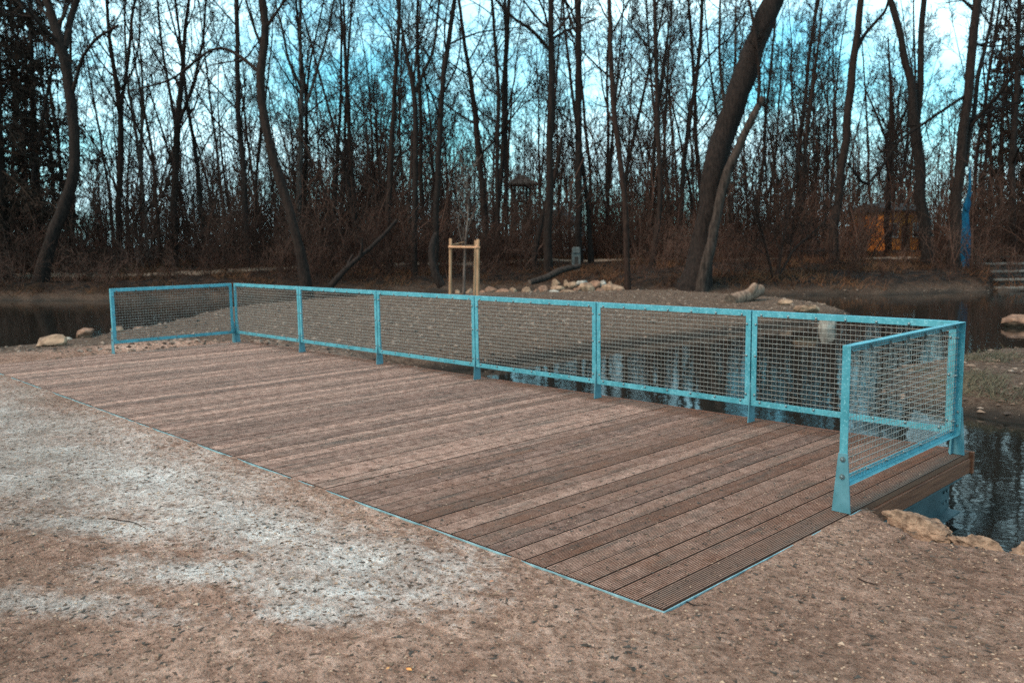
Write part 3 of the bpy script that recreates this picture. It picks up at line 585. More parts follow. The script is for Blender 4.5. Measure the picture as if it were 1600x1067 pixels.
for k, px, d, o in deep:
    mk = min(MARKS, key=lambda m_: abs(m_[0] - px))[1] if -60 < px < 1660 else ('left edge of the picture' if px < 0 else 'right edge of the picture'); bins.setdefault((k, mk), []).append((px, d, o))
ORD = ['leftmost', 'second from left', 'third from left', 'fourth from left', 'fifth from left', 'sixth from left']
for (k, mk), L in bins.items():
    L.sort(key=lambda q: q[0])
    for i, (px, d, o) in enumerate(L):
        o['label'] = LBL[k] + ' deep behind the ' + mk + ('' if len(L) == 1 else ', ' + ORD[min(i, 5)]); o['group'] = LBL[k].split(' bare')[0] + ' bare trees deep in the wood'

# dark evergreens closing the wood on both sides
def conifer(seed, Ht):
    rng = np.random.default_rng(seed); t = thing('evergreen_tree', 'x', 'tree')
    P = grow(rng, np.zeros((1, 3)), np.array([[0, 0, 1.]]), np.array([Ht]), 14, .012, .02); P[0, 0, 2] = -.2; r = .26 * np.linspace(1, .06, 14)[None]
    V, F = tubes(P, r, 9); obj('trunk', mesh_np('trunk', V, F, True), BARK, t)
    P1, R1 = kids(rng, P, r, 95, .06, .985, 88, .17, 7, .07, -.05, .25); parts = [tubes(P1, np.maximum(R1, .012), 4)]
    P2, R2 = kids(rng, P1, R1, 16, .15, .98, 60, .26, 5, .12, -.17, .5)
    parts.append(tubes(P2, np.maximum(R2, .008), 3))
    P3, R3 = kids(rng, P2, R2, 13, .1, .98, 50, .42, 4, .15, -.42, .6)
    w3 = tubes(P3, np.full(P3.shape[:2], .021) * np.array([1, .95, .8, .4]), 3); parts.append(w3)
    V, F = merge(parts); obj('crown', mesh_np('crown', V, F, False), NEEDLE, t); return t
cons = [conifer(201, 19), conifer(202, 16)]
spots = [(0, 8, 41, 1.25, 'tallest drooping dark evergreen at the left edge of the picture'), (1, 62, 50, 1.2, 'dark evergreen behind the thick left tree'), (1, -110, 44, 1.1, 'dark evergreen just outside the thick left tree'),
         (0, 1612, 50, 1.1, 'dark evergreen at the right edge of the picture behind the steps'), (1, 1560, 62, 1.0, 'dark evergreen between the blue trunk and the right edge')]
for i, (k, px, d, sc, lab) in enumerate(spots):
    q = at(px, 400, d); loc = (q[0], q[1], ground_z(q[0], q[1])); first = all(not o.get('set') for o in [cons[k]])
    if first: o = cons[k]; o.location = loc; o.scale = (sc,) * 3; o.rotation_euler = (0, 0, i * 1.3); o['label'] = lab; o['set'] = 1
    else: copy_thing(cons[k], loc, i * 1.3, sc, lab)
    
# far-off wood as one mass, and the brush along the bank
rng = np.random.default_rng(77)
def wedge(n, d0, d1, a0=-37, a1=37, pw=1.0):
    a = np.radians(rng.uniform(a0, a1, n)); d = d0 + (d1 - d0) * rng.random(n) ** pw
    f = FWD[:2] / np.hypot(FWD[0], FWD[1]); rt = RIGHT[:2] / np.hypot(RIGHT[0], RIGHT[1])
    return CAM[:2] + d[:, None] * (f + rt * np.tan(a)[:, None])
XY = wedge(640, 90, 190); Z = terrain(XY, False)[0]
Ht = rng.uniform(11, 19, len(XY)); P = grow(rng, np.c_[XY, Z - .2], np.tile([0, 0, 1.], (len(XY), 1)), Ht, 7, .04, .03); r = (Ht * .0075)[:, None] * np.linspace(1, .15, 7)
P1, R1 = kids(rng, P, r, 12, .2, .97, 42, .24, 5, .13, .08, .4); P2_, R2_ = kids(rng, P1, R1, 6, .2, .97, 42, .42, 4, .15, .05, .6)
V, F = merge([tubes(P, r, 5), tubes(P1, np.maximum(R1, .03), 3), tubes(P2_, np.full(P2_.shape[:2], .022), 3)])
o = kind(obj('distant_wood', mesh_np('distant_wood', V, F), TWIG_FAR), 'stuff'); o['label'] = 'hazy mass of bare trees far behind the wood'
XY = wedge(11500, 33.5, 74, pw=.8); T_ = terrain(XY, False); keep = (T_[3] > .7) & (fbm(np.c_[XY, XY[:, :1] * 0], .22, 2, 5) > .27); pxs = 800 + FPX * ((XY - CAM[:2]) @ RIGHT[:2]) / ((XY - CAM[:2]) @ FWD[:2]); keep &= ~((np.abs(pxs - 1405) < 48) & (rng.random(len(XY)) < .80)); XY = XY[keep]; Z = T_[0][keep]
rad_ = np.hypot(*(XY - CAM[:2]).T); hh = rng.uniform(.5, 3.9, len(XY)) * np.clip(.30 + .065 * (rad_ - 33), .28, 1.5) * (.25 + 1.15 * noise(np.c_[XY, XY[:, :1] * 0], .28, 8) ** 1.3)
hh = hh * np.where(rng.random(len(hh)) < .10, 2.1, 1.0)
P = grow(rng, np.c_[XY, Z - .05], np.c_[rng.normal(0, .30, (len(XY), 2)), np.ones(len(XY))], hh, 5, .14, .03); r = np.maximum(hh * .0055, .007)[:, None] * np.linspace(1, .4, 5)
P1, R1 = kids(rng, P, r, 7, .15, .97, 36, .52, 4, .16, .05, .7); P2_, R2_ = kids(rng, P1, R1, 3, .2, .95, 38, .55, 3, .16, .02, .7)
V, F = merge([tubes(P, r, 3), tubes(P1, np.maximum(R1, .0068), 3), tubes(P2_, np.full(P2_.shape[:2], .0058), 3)])
o = kind(obj('undergrowth', mesh_np('undergrowth', V, F), BRUSH), 'stuff'); o['label'] = 'tangled reddish brown winter undergrowth along the far bank'

# ------------------------------------------------------------------ stones, logs, branches
def rock_mesh(seed, sx, sy, sz, sub=3, cuts=7):
    import bmesh
    rng = np.random.default_rng(seed); b = bmesh.new(); bmesh.ops.create_icosphere(b, subdivisions=sub, radius=1); V = np.array([v.co[:] for v in b.verts])
    for _ in range(cuts):
        n = unit(rng.normal(0, 1, (1, 3)))[0]; c = rng.uniform(.45, .85); d = V @ n; V = V - np.outer(np.maximum(d - c, 0), n) * .92
    V = V * (1 + (fbm(V + seed, 1.3, 2, seed)[:, None] - .38) * .45 + (fbm(V * 1.0 + seed, 4.5, 4, seed + 3)[:, None] - .46) * (.5 if sub > 4 else .24)) * np.array([sx, sy, sz])
    for v, c in zip(b.verts, V): v.co = c
    m = bpy.data.meshes.new('stone'); b.to_mesh(m); b.free(); m.polygons.foreach_set('use_smooth', [False] * len(m.polygons)); return m
CAMYAW = math.atan2(RIGHT[1], RIGHT[0])
def rock(label, px, py, z, wpx, hpx, mat=STONE, deep=.8, seed=1, group=None, sub=3, d=None, sink=.3, tilt=0):
    P = gp(px, py + hpx / 2, z) if d is None else at(px, py + hpx / 2, d); dep = (P - CAM) @ FWD; u = dep / FPX
    sx, sz = wpx * u / 2, hpx * u / 2 * (1 + sink)
    m = rock_mesh(seed, sx, sx * deep, sz, sub)
    return tag(obj('stone', m, mat, None, (P[0], P[1], P[2] + sz * (1 - 2 * sink) * .9), (0, R(tilt), CAMYAW + random.uniform(-.25, .25))), label, 'rock', group)
PILE = [(868, 440, 13, 9, 0), (885, 441, 10, 8, 0), (893, 443, 15, 9, 0), (909, 441, 22, 8, 2), (928, 442, 22, 11, 1), (943, 442, 15, 8, 2), (954, 443, 9, 7, 0), (871, 448, 18, 9, 0), (915, 449, 25, 16, 0), (901, 452, 14, 9, 1), (886, 455, 19, 8, 0), (864, 456, 19, 11, 2), (850, 451, 17, 12, 1),
        (938, 454, 17, 9, 1), (958, 448, 30, 12, 0), (970, 455, 14, 8, 1), (823, 453, 14, 10, 0), (785, 455, 25, 12, 1), (801, 453, 13, 9, 0), (838, 456, 12, 8, 1), (767, 452, 18, 9, 1), (733, 455, 15, 11, 0), (752, 456, 12, 8, 1), (716, 455, 9, 7, 0)]
RL = ['tan angular rock in the heap at the far waterline', 'red-brown rock in the heap at the far waterline', 'pale grey rock in the heap at the far waterline']
for i, (px, py, wd, hh_, k) in enumerate(PILE):
    near_ = 'below the fallen log' if px < 860 and px > 815 else 'behind the stakes' if px <= 815 else 'beside the reddish tree' if px > 935 else 'in its middle'
    rock(['tan', 'red-brown', 'pale grey'][k] + [' squat', ' small', ' long', ' wedge-shaped', ' broad', ' cracked', ' flat', ' rounded', ' tilted'][i % 9] + (' rock, upper row of the waterside heap, ' if py < 446 else ' rock, lower row of the waterside heap, ') + near_, px, py, 0, wd * 1.25, hh_ * 1.3, [STONE, STONE_RED, STONE_PALE][k], .8, 300 + i, ['tan', 'red-brown', 'pale'][k] + ' rocks heaped at the far waterline', 2, d=33.0 + (449 - py) * .05 + (1.4 if px < 830 else 0))
def slab(label, p0, p1, wdt, z, seed, mat=STONE, hz=.11):
    c = (np.array(p0) + np.array(p1)) / 2; L = np.hypot(*(np.array(p1) - np.array(p0))); m = rock_mesh(seed, L / 2 * 1.12, wdt / 2, hz, 5, 12)
    return tag(obj('stone', m, mat, None, (c[0], c[1], z), (0, R(2), math.atan2(p1[1] - p0[1], p1[0] - p0[0]))), label, 'rock')
slab('long tan rock at the water edge beside the foot of the nearest railing', (.05, 2.13), (.50, 2.07), .22, -.075, 401, NEARSTONE, .10)
slab('low narrow rock half buried in soil, next to the long tan one', (.50, 2.06), (.80, 2.00), .15, -.085, 402, NEARSTONE, .075)
slab('tan rounded rock at the right edge of the picture by the water', (.80, 2.15), (1.25, 2.17), .26, -.11, 403, NEARSTONE, .10)
rock('yellowish boulder on the shore left of the left railing', 80, 532, -.22, 50, 26, STONE, .7, 410, d=16.0, sink=.08)
rock('dark rock with an orange top on the shore beside the left railing', 134, 519, -.3, 34, 20, STONE_RED, .8, 411, d=17.6, sink=.1)
rock('small grey rock behind the yellowish boulder', 108, 529, -.3, 18, 12, STONE_PALE, .8, 412, d=17.6)
rock('flat stone in the shallows seen through the left railing', 186, 513, -.45, 26, 10, STONE, .8, 413, d=19.6)
rock('flat reddish stone in the shallows seen through the left railing', 218, 512, -.45, 26, 7, STONE_RED, .8, 414, d=19.8)
rock('pale jagged rock at the tip of the gravel spit', 1290, 500, -.5, 28, 44, STONE_PALE, .7, 415, d=20.4)
rock('pale flat rock on the crest of the gravel spit tip', 1262, 479, -.3, 44, 14, STONE, .7, 416, d=21.2)
rock('small pale rock beside the log on the spit', 1226, 470, -.3, 26, 8, STONE, .7, 417, d=23.5)
rock('tan rock alone in the water at the right edge', 1588, 501, -.5, 52, 24, STONE_RED, .7, 418, d=20.3, sink=.15)
rock('small stone by the foot of the left railing', 156, 546, -.1, 12, 8, STONE_PALE, .8, 419, d=14.0)
rock('small tan stone beneath the end post of the left railing', 180, 553, -.1, 9, 7, STONE, .8, 420, d=13.4)
rock('small dark stone in front of the left railing end', 143, 548, -.1, 12, 6, STONE_RED, .8, 421, d=14.2)
def log(name, label, pts, radii, bark=BARK, cat='log', branches=(), S=12, twigs=0, seed=3):
    P = np.array(pts, float); base = P.mean(0); Q, q = resample(P - base, np.array(radii, float), 18)
    t = thing(name, label, cat, base); V, F = tubes(Q[None], q[None], S); V = lumpy(V, max(radii) * .3, seed)
    caps = [np.arange(S)[None, ::-1], (np.arange(S) + (len(Q) - 1) * S)[None]]
    obj('stem', mesh_np('stem', V, [F], True), bark, t)
    for e, (c, nrm, rad) in enumerate(((Q[0], Q[0] - Q[1], q[0]), (Q[-1], Q[-1] - Q[-2], q[-1]))):
        ring = V[:S] if e == 0 else V[-S:]; n = unit(nrm[None])[0]
        m = mesh_np('cut_end', np.r_[ring + n * .004, (ring.mean(0) + n * .01)[None]], np.array([(i, (i + 1) % S, S) if e else ((i + 1) % S, i, S) for i in range(S)])); obj('cut_end', m, CUT if max(radii) > .1 else bark, t)
    for bp, br in branches:
        B, bq = resample(np.array(bp, float) - base, np.array(br, float), 14); V, F = tubes(B[None], bq[None], 8); obj('branch', mesh_np('branch', lumpy(V, max(br) * .3, seed + 1), F, True), bark, t)
    return t
LOGB = m_bark('log_bark', (.06, .036, .026), (.24, .15, .108), 9)
D = 25.0
log('sawn_log', 'sawn log lying on the gravel spit with its cut end facing left', [at(1141, 470, D - .3), at(1163, 463, D + .1), at(1187, 455, D + .8)], [.20, .195, .18], LOGB, branches=[([at(1170, 462, D + .2), at(1176, 452, D + .2), at(1180, 446, D + .3)], [.12, .12, .11])])
log('fallen_log', 'dark fallen trunk lying on the slope above the stone heap', [at(828, 441, 34.2), at(852, 434, 34.6), at(872, 424, 35), at(905, 416, 35.6)], [.11, .13, .14, .10], STUB, S=10)
log('fallen_branch', 'dark V-shaped fallen branch slanting up right on the far bank', [at(516, 448, 33), at(545, 415, 33.2), at(562, 400, 33.4), at(590, 378, 33.8), at(604, 362, 34), at(620, 344, 34.3)], [.13, .10, .085, .075, .065, .05], BARK, 'branch', branches=[([at(562, 402, 33.4), at(566, 385, 33.3), at(565, 372, 33.2)], [.07, .05, .035]), ([at(540, 420, 33.1), at(548, 404, 33.6), at(551, 398, 33.7)], [.06, .05, .03])])
log('curved_branch', 'dark crescent-shaped branch standing left of the stakes', [at(690, 448, 31.5), at(678, 425, 31.5), at(673, 400, 31.6), at(676, 380, 31.8), at(682, 364, 32)], [.16, .15, .12, .11, .08], BARK, 'branch')

# ------------------------------------------------------------------ staked sapling
DS = 28.4
def round_bar(p, q, r0, r1, S=10, bend=0):
    P = np.linspace(p, q, 6); V, F = tubes(P[None], np.linspace(r0, r1, 6)[None], S); n = len(V)
    return V, F
def bar(name, p, q, r0, mat, parent, base, S=10):
    V, F = round_bar(np.array(p) - base, np.array(q) - base, r0, r0 * .93, S); K = len(V) // S
    V = np.r_[V, V[-S:].mean(0)[None], V[:S].mean(0)[None]]; n = len(V)
    caps = np.array([(i + (K - 1) * S, (i + 1) % S + (K - 1) * S, n - 2) for i in range(S)] + [((i + 1) % S, i, n - 1) for i in range(S)])
    return obj(name, mesh_np(name, V, [F, caps], True), mat, parent)
bL = at(703, 462, DS); bR = at(746, 464, DS - .3); bB = at(741, 462, DS + .55)
gz = min(ground_z(bL[0], bL[1]), ground_z(bR[0], bR[1])) - .3
sf = thing('tree_stakes', 'wooden stake frame with a reddish crossbar around the young tree', 'tree stakes', (bL[0], bL[1], gz)); sb = np.array([bL[0], bL[1], gz])
def low(p): return np.array([p[0], p[1], gz])
for pb_, pt in ((bL, at(704, 373, DS)), (bR, at(747, 374, DS - .3)), (bB, at(743.5, 376, DS + .55))): bar('stake', low(pb_), pt, .052, STAKE, sf, sb)
bar('crossbar', at(701, 386, DS - .06), at(750, 387, DS - .36), .038, STAKE_OR, sf, sb)
bar('crossbar', at(745.5, 385, DS - .36), at(744, 384, DS + .62), .034, STAKE_OR, sf, sb); bar('crossbar', at(705, 385, DS), at(743, 384.5, DS + .6), .032, STAKE, sf, sb)
bar('tie', at(705, 383, DS), at(727, 378, DS + .2), .017, STAKE, sf, sb, 6)
sp = [at(724, 465, DS + .15), at(725.5, 420, DS + .15), at(727, 372, DS + .15), at(730, 355, DS + .15), at(731, 320, DS + .2), at(730, 285, DS + .2), at(731, 262, DS + .2)]; sp[0] = low(sp[0])
build_tree('young_tree', 'young thin tree with upswept twigs tied between wooden stakes', [(sp, [.045, .04, .035, .03, .02, .014, .008])], 51, BARK_PALE, BARK_PALE, 12, .42, (.36, .42, .4), (26, 30, 34), (4, 3, 0), cat='sapling')

# ------------------------------------------------------------------ far built things
def yawbox(o, px, d): pass
# orange house
hp = at(1412, 398, 70); HY = CAMYAW + R(14)
house = thing('orange_house', 'orange walled low house with a dark roof half hidden among the trees', 'house', (hp[0], hp[1], ground_z(hp[0], hp[1]) - .1), HY)
ORANGE = m_simple('orange_render', (.46, .125, .016), (.64, .20, .03), 1.5, .85); ROOF = m_simple('dark_roof', (.010, .011, .012), (.022, .023, .024), 8, .8)
GLASS = NM('window_glass', .08, 0, .5).col((.02, .03, .035)).m; TRIM = m_simple('pale_trim', (.40, .38, .34), (.52, .50, .46), 5, .7); DOORM = m_simple('brown_door', (.05, .03, .02), (.09, .055, .035), 4, .6)
b = MB(); b.box(-1.6, 1.7, 0, 5, 0, 3.2); obj('wall', b.mesh('wall'), ORANGE, house)
b = MB(); b.prism([(-.6, 3.201), (5.6, 3.201), (5.6, 3.32), (2.5, 3.95), (-.6, 3.32)], -1.9, 2.0, 'x'); obj('roof', b.mesh('roof'), ROOF, house)
for (x0, x1, z0, z1) in ((-1.35, -.55, 1.1, 2.3), (.75, 1.45, 1.1, 2.3)):
    b = MB(); b.box(x0, x1, -.03, -.004, z0, z1); wv = obj('window', b.mesh('window'), TRIM, house); b = MB(); b.box(x0 + .09, x1 - .09, -.036, -.031, z0 + .09, z1 - .09); obj('pane', b.mesh('pane'), GLASS, wv)
b = MB(); b.box(-.30, .5, -.04, -.004, .0, 2.1); dv = obj('door', b.mesh('door'), DOORM, house); b = MB(); b.box(.38, .42, -.09, -.041, 1.0, 1.1); obj('handle', b.mesh('handle'), TRIM, dv)
# pale far house
hp = at(868, 372, 92)
h2 = thing('pale_house', 'small pale house barely showing through the wood near the centre', 'house', (hp[0], hp[1], ground_z(hp[0], hp[1]) - .1), CAMYAW - R(20))
WALLP = m_simple('pale_render', (.30, .33, .34), (.42, .45, .46), 2, .85)
b = MB(); b.box(-2.2, 2.2, 0, 4, 0, 2.8); obj('wall', b.mesh('wall'), WALLP, h2)
b = MB(); b.prism([(-2.5, 2.801), (2.5, 2.801), (0, 4.4)], -.4, 4.4, 'y'); obj('roof', b.mesh('roof'), ROOF, h2)
b = MB(); b.box(-.5, .5, -.03, -.004, 1.0, 2.0); wv = obj('window', b.mesh('window'), TRIM, h2); b = MB(); b.box(-.42, .42, -.036, -.031, 1.08, 1.92); obj('pane', b.mesh('pane'), GLASS, wv)
# wooden lookout
lp = at(815, 400, 57); lz = ground_z(lp[0], lp[1]); zr = at(815, 291, 57)[2] - lz
lk = thing('wooden_shelter', 'dark wooden raised shelter with a shallow peaked roof among the trunks', 'shelter', (lp[0], lp[1], lz), CAMYAW + .2)
DARKW = m_simple('dark_timber', (.022, .015, .012), (.055, .036, .028), 2, .85, mp=(10, 10, 1.5))
for x in (-.5, .5):
    for y in (-.5, .5): b = MB(); b.box(x - .08, x + .08, y - .08, y + .08, -.2, zr - .001); obj('post', b.mesh('post'), DARKW, lk)
b = MB(); b.box(-.62, .62, -.62, .62, zr - 1.1, zr - 1.0); obj('floor_board', b.mesh('floor_board'), DARKW, lk)
b = MB(); b.add([(-1, -1, zr), (1, -1, zr), (1, 1, zr), (-1, 1, zr), (-1, -1, zr + .08), (1, -1, zr + .08), (1, 1, zr + .08), (-1, 1, zr + .08), (0, 0, zr + .75)], [(3, 2, 1, 0), (0, 1, 5, 4), (1, 2, 6, 5), (2, 3, 7, 6), (3, 0, 4, 7), (4, 5, 8), (5, 6, 8), (6, 7, 8), (7, 4, 8)]); obj('roof', b.mesh('roof'), DARKW, lk)
# grey pillar
pp = at(900, 401, 42); PILM = m_simple('grey_concrete', (.06, .058, .054), (.12, .115, .107), 8, .85)
pl = thing('grey_pillar', 'short pale grey pillar with a cap standing before the pole-like tree', 'pillar', (pp[0], pp[1], ground_z(pp[0], pp[1]) - .1), CAMYAW)
b = MB(); b.box(-.21, .21, -.18, .18, 0, .95); bevel(obj('shaft', b.mesh('shaft'), PILM, pl), .02); b = MB(); b.prism([(-.19, .951), (.19, .951), (.19, 1.18), (.13, 1.25), (-.13, 1.25), (-.19, 1.18)], -.23, .23, 'y'); bevel(obj('cap', b.mesh('cap'), PILM, pl), .02)
b = MB(); b.box(-.08, .10, -.188, -.181, .40, .78); obj('plaque', b.mesh('plaque'), DARKW, pl)
# blue trunk
BLUE = m_bark('blue_paint', (.002, .027, .065), (.005, .075, .145), 6)
BL = px_path([(1507, 412, 20), (1508, 380, 19), (1509, 345, 17), (1511, 320, 12), (1514, 300, 8), (1516, 282, 5), (1517, 262, 4)], 38.6); bbase = np.array(BL[0][0])
Q, q = resample(np.array(BL[0]) - bbase, np.array(BL[1]), 26); V, F = tubes(Q[None], q[None], 10); bt = thing('blue_trunk', 'bright blue painted dead trunk tapering to a thin tip on the right bank', 'tree trunk', bbase)
obj('stem', mesh_np('stem', lumpy(V, .16, 9), F, True), BLUE, bt)
log_b = [(at(1511, 330, 38.5) - bbase, at(1505, 318, 38.4) - bbase), (at(1512, 312, 38.6) - bbase, at(1519, 300, 38.5) - bbase)]
for p_, q_ in log_b: V, F = tubes(np.linspace(p_, q_, 4)[None], np.array([[.08, .07, .05, .03]]), 7); obj('snag', mesh_np('snag', V, F, True), BLUE, bt)
# steps down to the water
s0 = at(1545, 452, 34.5); STEP = m_simple('pale_concrete', (.08, .068, .06), (.14, .12, .105), 4, .9, 0, .2, .3, .01); RIS = m_simple('dark_riser', (.03, .026, .024), (.06, .05, .045), 4, .9)
st = thing('concrete_steps', 'broad concrete steps going down to the water at the right edge', 'steps', (s0[0], s0[1], 0), CAMYAW + R(3))
for i, (px, py, d) in enumerate(((1564, 450, 34.6), (1556, 437, 35.8), (1550, 424, 37.0), (1545, 412, 38.2))):
    P = at(px, py, d); v = P - s0; c_, s_ = math.cos(CAMYAW + R(3)), math.sin(CAMYAW + R(3)); lx = v[0] * c_ + v[1] * s_; ly = -v[0] * s_ + v[1] * c_
    b = MB(); b.box(lx, lx + 9, ly, ly + 1.35, P[2] - .07, P[2]); bevel(obj('step', b.mesh('step'), STEP, st), .01)
    b = MB(); b.box(lx + .1, lx + 9, ly + .08, ly + 1.3, P[2] - .5, P[2] - .071); obj('riser', b.mesh('riser'), RIS, st)
bp = at(1540, 404, 41); bn = thing('low_bench', 'low dark timber bench above the concrete steps', 'bench', (bp[0], bp[1], ground_z(bp[0], bp[1])), CAMYAW)
bz = max(.2, bp[2] - ground_z(bp[0], bp[1]))
b = MB(); b.box(0, 1.7, -.2, .2, bz, bz + .08); obj('seat', b.mesh('seat'), DARKW, bn)
for x in (.15, 1.4): b = MB(); b.box(x, x + .12, -.16, .16, -.2, bz - .001); obj('leg', b.mesh('leg'), DARKW, bn)

# ------------------------------------------------------------------ small stuff on the ground
def scatter_stones(n, xy, z, smin, smax, pw, flat=.6):
    base = np.array([(1, 0, 0), (-.5, .87, 0), (-.5, -.87, 0), (.1, .1, .75), (-.1, 0, -.6)], float); Fb = np.array([(0, 1, 3), (1, 2, 3), (2, 0, 3), (1, 0, 4), (2, 1, 4), (0, 2, 4)])
    s = smin + (smax - smin) * rng.random(n) ** pw; a = rng.uniform(0, 6.28, n); B = base[None] * (1 + rng.normal(0, .22, (n, 5, 3))); B = B * s[:, None, None]; B[..., 2] *= flat
    c, sn = np.cos(a)[:, None], np.sin(a)[:, None]; V = np.stack([B[..., 0] * c - B[..., 1] * sn, B[..., 0] * sn + B[..., 1] * c, B[..., 2]], -1)
    V[..., :2] += xy[:, None]; V[..., 2] += (z + s * .12)[:, None]
    F = Fb[None] + (np.arange(n) * 5)[:, None, None]; return V.reshape(-1, 3), F.reshape(-1, 3), np.repeat(rng.random(n), 5)
def m_scatter(name, cs):
    k = NM(name, .9, 0, .2); r = k.n('ShaderNodeValToRGB', {0: k.attr('tone')}); e = r.color_ramp; e.interpolation = 'CONSTANT'
    for i, c in enumerate(cs):
        el = e.elements[i] if i < 2 else e.elements.new(i / len(cs)); el.position = i / len(cs); el.color = (*c, 1)
    k.col(r.outputs[0]); return k.m
PEB = m_scatter('pebbles', [(.30, .185, .13), (.36, .235, .165), (.20, .12, .085), (.30, .195, .14), (.10, .06, .045), (.33, .205, .145), (.34, .235, .175), (.24, .145, .10), (.07, .045, .035), (.28, .175, .125)])
CRUMB = m_scatter('bark_crumbs', [(.055, .035, .026), (.09, .055, .038), (.035, .025, .02), (.13, .08, .055), (.05, .04, .034)])
def on_land(n, box, cond):
    out = []; tot = 0
    while tot < n:
        xy = np.c_[rng.uniform(box[0], box[1], n * 2), rng.uniform(box[2], box[3], n * 2)]
        d = (xy - CAM[:2]); dep = d @ (FWD[:2] / np.hypot(FWD[0], FWD[1])); lat = np.abs(d @ (RIGHT[:2] / np.hypot(RIGHT[0], RIGHT[1])))
        k = (lat < dep * .68 + .3) & (rng.random(len(xy)) < np.clip((5.0 / np.maximum(dep, 2)) ** 1.6, 0, 1)) & cond(xy); out.append(xy[k]); tot += k.sum()
    return np.concatenate(out)[:n]
offdeck = lambda q: ((q[:, 0] > .012) | (q[:, 1] < -.014)) & (q[:, 1] < 2.1)
def gzv(xy):
    h = terrain(xy, False)[0]; h = h + (fbm(np.c_[xy, xy[:, :1] * 0], 9, 3, 40) - .44) * .022
    return np.where((xy[:, 1] > -.5) & (xy[:, 0] < .4) & (h > -.06), np.clip(h + .008, -.010, .0022), h)
xy = on_land(42000, (-13, 3, -3.2, 2.1), offdeck); V, F, t_ = scatter_stones(len(xy), xy, gzv(xy), .0014, .0100, 4.2)
m = mesh_np('gravel', V, F); attr(m, 'tone', t_); o = kind(obj('gravel', m, PEB), 'stuff'); o['label'] = 'fine loose gravel on the sandy foreground'
xy = on_land(16000, (-9, 3, -3.2, 2.1), offdeck); V, F, t_ = scatter_stones(len(xy), xy, gzv(xy), .002, .013, 2.6, .4); V = V.reshape(-1, 5, 3); c0 = V.mean(1, keepdims=True); el = rng.uniform(0, 3.14, len(V)); ax = np.stack([np.cos(el), np.sin(el), el * 0], 1)[:, None]
V = V + ax * ((V - c0) * ax).sum(-1, keepdims=True) * rng.uniform(.3, 1.6, len(V))[:, None, None]
m = mesh_np('bark_crumbs', V.reshape(-1, 3), F); attr(m, 'tone', t_); o = kind(obj('bark_crumbs', m, CRUMB), 'stuff'); o['label'] = 'dark bark crumbs and leaf bits on the sandy foreground'
ondeck = lambda q: (q[:, 0] < -.03) & (q[:, 0] > -11.5) & (q[:, 1] > .03) & (q[:, 1] < 3.9)
xy = on_land(9000, (-11.5, -.03, .03, 3.9), ondeck); V, F, t_ = scatter_stones(len(xy), xy, np.zeros(len(xy)) + .0012, .0012, .0075, 3.5, .5)
m = mesh_np('deck_grit', V, F); attr(m, 'tone', t_); o = kind(obj('deck_grit', m, PEB), 'stuff'); o['label'] = 'sand grains and grit strewn over the deck boards'
xy = on_land(4200, (-11.5, -.03, .03, 3.9), ondeck); V, F, t_ = scatter_stones(len(xy), xy, np.zeros(len(xy)) + .001, .003, .016, 3.0, .18)
m = mesh_np('deck_litter', V, F); attr(m, 'tone', t_); o = kind(obj('deck_litter', m, CRUMB), 'stuff'); o['label'] = 'dark leaf bits strewn over the deck boards'
xy = on_land(450, (-9, 3, -3.2, 2.1), offdeck); V, F, t_ = scatter_stones(len(xy), xy, gzv(xy) + .001, .006, .017, 2.2, .55)
m = mesh_np('pebbles', V, F); attr(m, 'tone', t_); o = kind(obj('pebbles', m, PEB), 'stuff'); o['label'] = 'scattered larger pebbles on the sandy foreground'
# shingle on the spit and the right bank
xy = wedge(60000, 9, 34, -33, 33); T_ = terrain(xy, False); k = (T_[0] > WZ + .02) & (T_[3] < .5) & ~ondeck(xy) & (xy[:, 1] > 1.0); xy, z_ = xy[k][:15000], T_[0][k][:15000]
V, F, t_ = scatter_stones(len(xy), xy, z_, .008, .07, 4.5, .6); m = mesh_np('shingle', V, F); attr(m, 'tone', t_); o = kind(obj('shingle', m, m_scatter('shingle', [(.12, .078, .058), (.16, .105, .078), (.09, .057, .043), (.20, .14, .11), (.05, .032, .025)])), 'stuff'); o['label'] = 'stony shingle covering the spit behind the railing'
# dead grass and leaf litter on the far bank and on the right bank
def blades(xy, z, h0, h1, wd, lean):
    n = len(xy); h = rng.uniform(h0, h1, n); a = rng.uniform(0, 6.28, n); P = grow(rng, np.c_[xy, z - .01], np.c_[np.cos(a) * lean, np.sin(a) * lean, np.ones(n)], h, 4, .18, -.10)
    return tubes(P, np.full((n, 4), wd) * np.array([1, .9, .7, .2]), 3)
STRAW = NM('dead_grass', .9, 0, .1); STRAW.col(STRAW.mix(STRAW.ramp(STRAW.noise(STRAW.pos(), .5, 4), .35, .65), (.022, .011, .0075), (.115, .052, .027))); STRAW = STRAW.m
xy = wedge(60000, 30, 58, -34, 34, .9); T_ = terrain(xy, False); k = (T_[3] > .35) & (fbm(np.c_[xy, xy[:, :1] * 0], .45, 3, 90) > .42); V, F = blades(xy[k], T_[0][k], .12, .6, .012, .9)
o = kind(obj('dead_grass', mesh_np('dead_grass', V, F), STRAW), 'stuff'); o['label'] = 'tufted dead grass and leaves on the far bank'
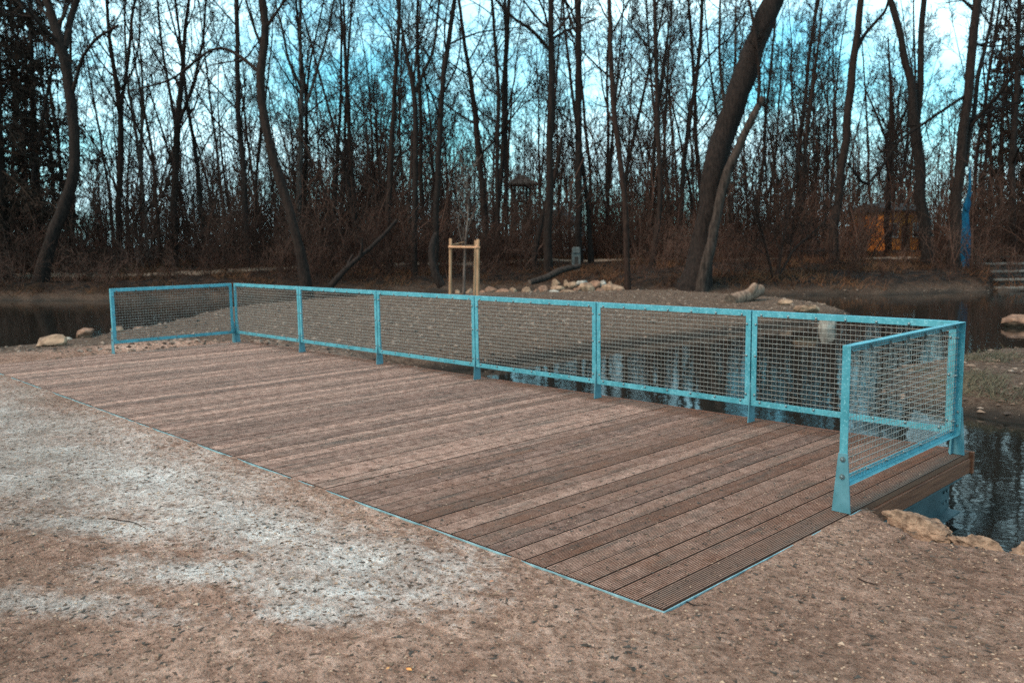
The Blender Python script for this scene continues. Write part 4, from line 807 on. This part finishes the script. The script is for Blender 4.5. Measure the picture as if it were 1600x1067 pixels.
xy = wedge(26000, 9, 19, 20, 34); T_ = terrain(xy, False); k = (T_[2] > .5) & (fbm(np.c_[xy, xy[:, :1] * 0], 1.1, 3, 91) > .50); V, F = blades(xy[k], T_[0][k], .04, .22, .004, 1.1)
o = kind(obj('bank_weeds', mesh_np('bank_weeds', V, F), m_simple('dull_weeds', (.05, .045, .03), (.12, .095, .06), 2, .9, rs=1)), 'stuff'); o['label'] = 'low dull weeds on the right-hand bank'
# single twigs and a leaf in the foreground
def twig(label, pxs, r=.0035):
    P = np.array([gp(x, y, -.018) for x, y in pxs]); P[:, 2] = gzv(P[:, :2]) + .006; base = P[0].copy(); Q, q = resample(P - base, np.linspace(r, r * .5, len(P)), 12); V, F = tubes(Q[None], q[None], 6)
    tag(obj('fallen_twig', mesh_np('fallen_twig', V, F, True), BARK_RED, None, base), label, 'twig')
twig('thin curved brown twig lying on the pale sand at left', [(168, 810), (190, 814), (210, 818), (228, 828)])
twig('short dark twig on the soil below the right railing', [(1340, 905), (1352, 912), (1372, 916)])
twig('short dark twig beside the near corner of the deck', [(1072, 944), (1085, 950), (1104, 949)], .003)
def leaf(label, px, py, s, c):
    P = gp(px, py, -.02); P[2] = gzv(P[None, :2])[0] + .008; b = MB(); n = 9
    top = [(s * (i / 8 - .5) * 2, s * .55 * math.sin(math.pi * i / 8) * w_, s * (.22 * abs(w_) + .12 * (i / 8 - .5) ** 2)) for w_ in (-1, 0, 1) for i in range(n)]
    b.add(top, [(r_ * n + i, r_ * n + i + 1, (r_ + 1) * n + i + 1, (r_ + 1) * n + i) for r_ in (0, 1) for i in range(n - 1)])
    o = tag(obj('fallen_leaf', b.mesh('fallen_leaf'), NM('leaf', .7).col(c).m, None, P, (0, 0, random.uniform(0, 6))), label, 'leaf'); sm = o.modifiers.new('thick', 'SOLIDIFY'); sm.thickness = .001
leaf('small orange leaf on the soil at the bottom of the picture', 639, 1048, .016, (.62, .24, .07))
leaf('tiny orange leaf left of the larger one at the bottom', 606, 1046, .010, (.55, .26, .10))
leaf('small reddish leaf on the pale sand left of the deck corner', 768, 914, .012, (.42, .17, .09))
for me in list(bpy.data.meshes):
    if me.users == 0: bpy.data.meshes.remove(me)
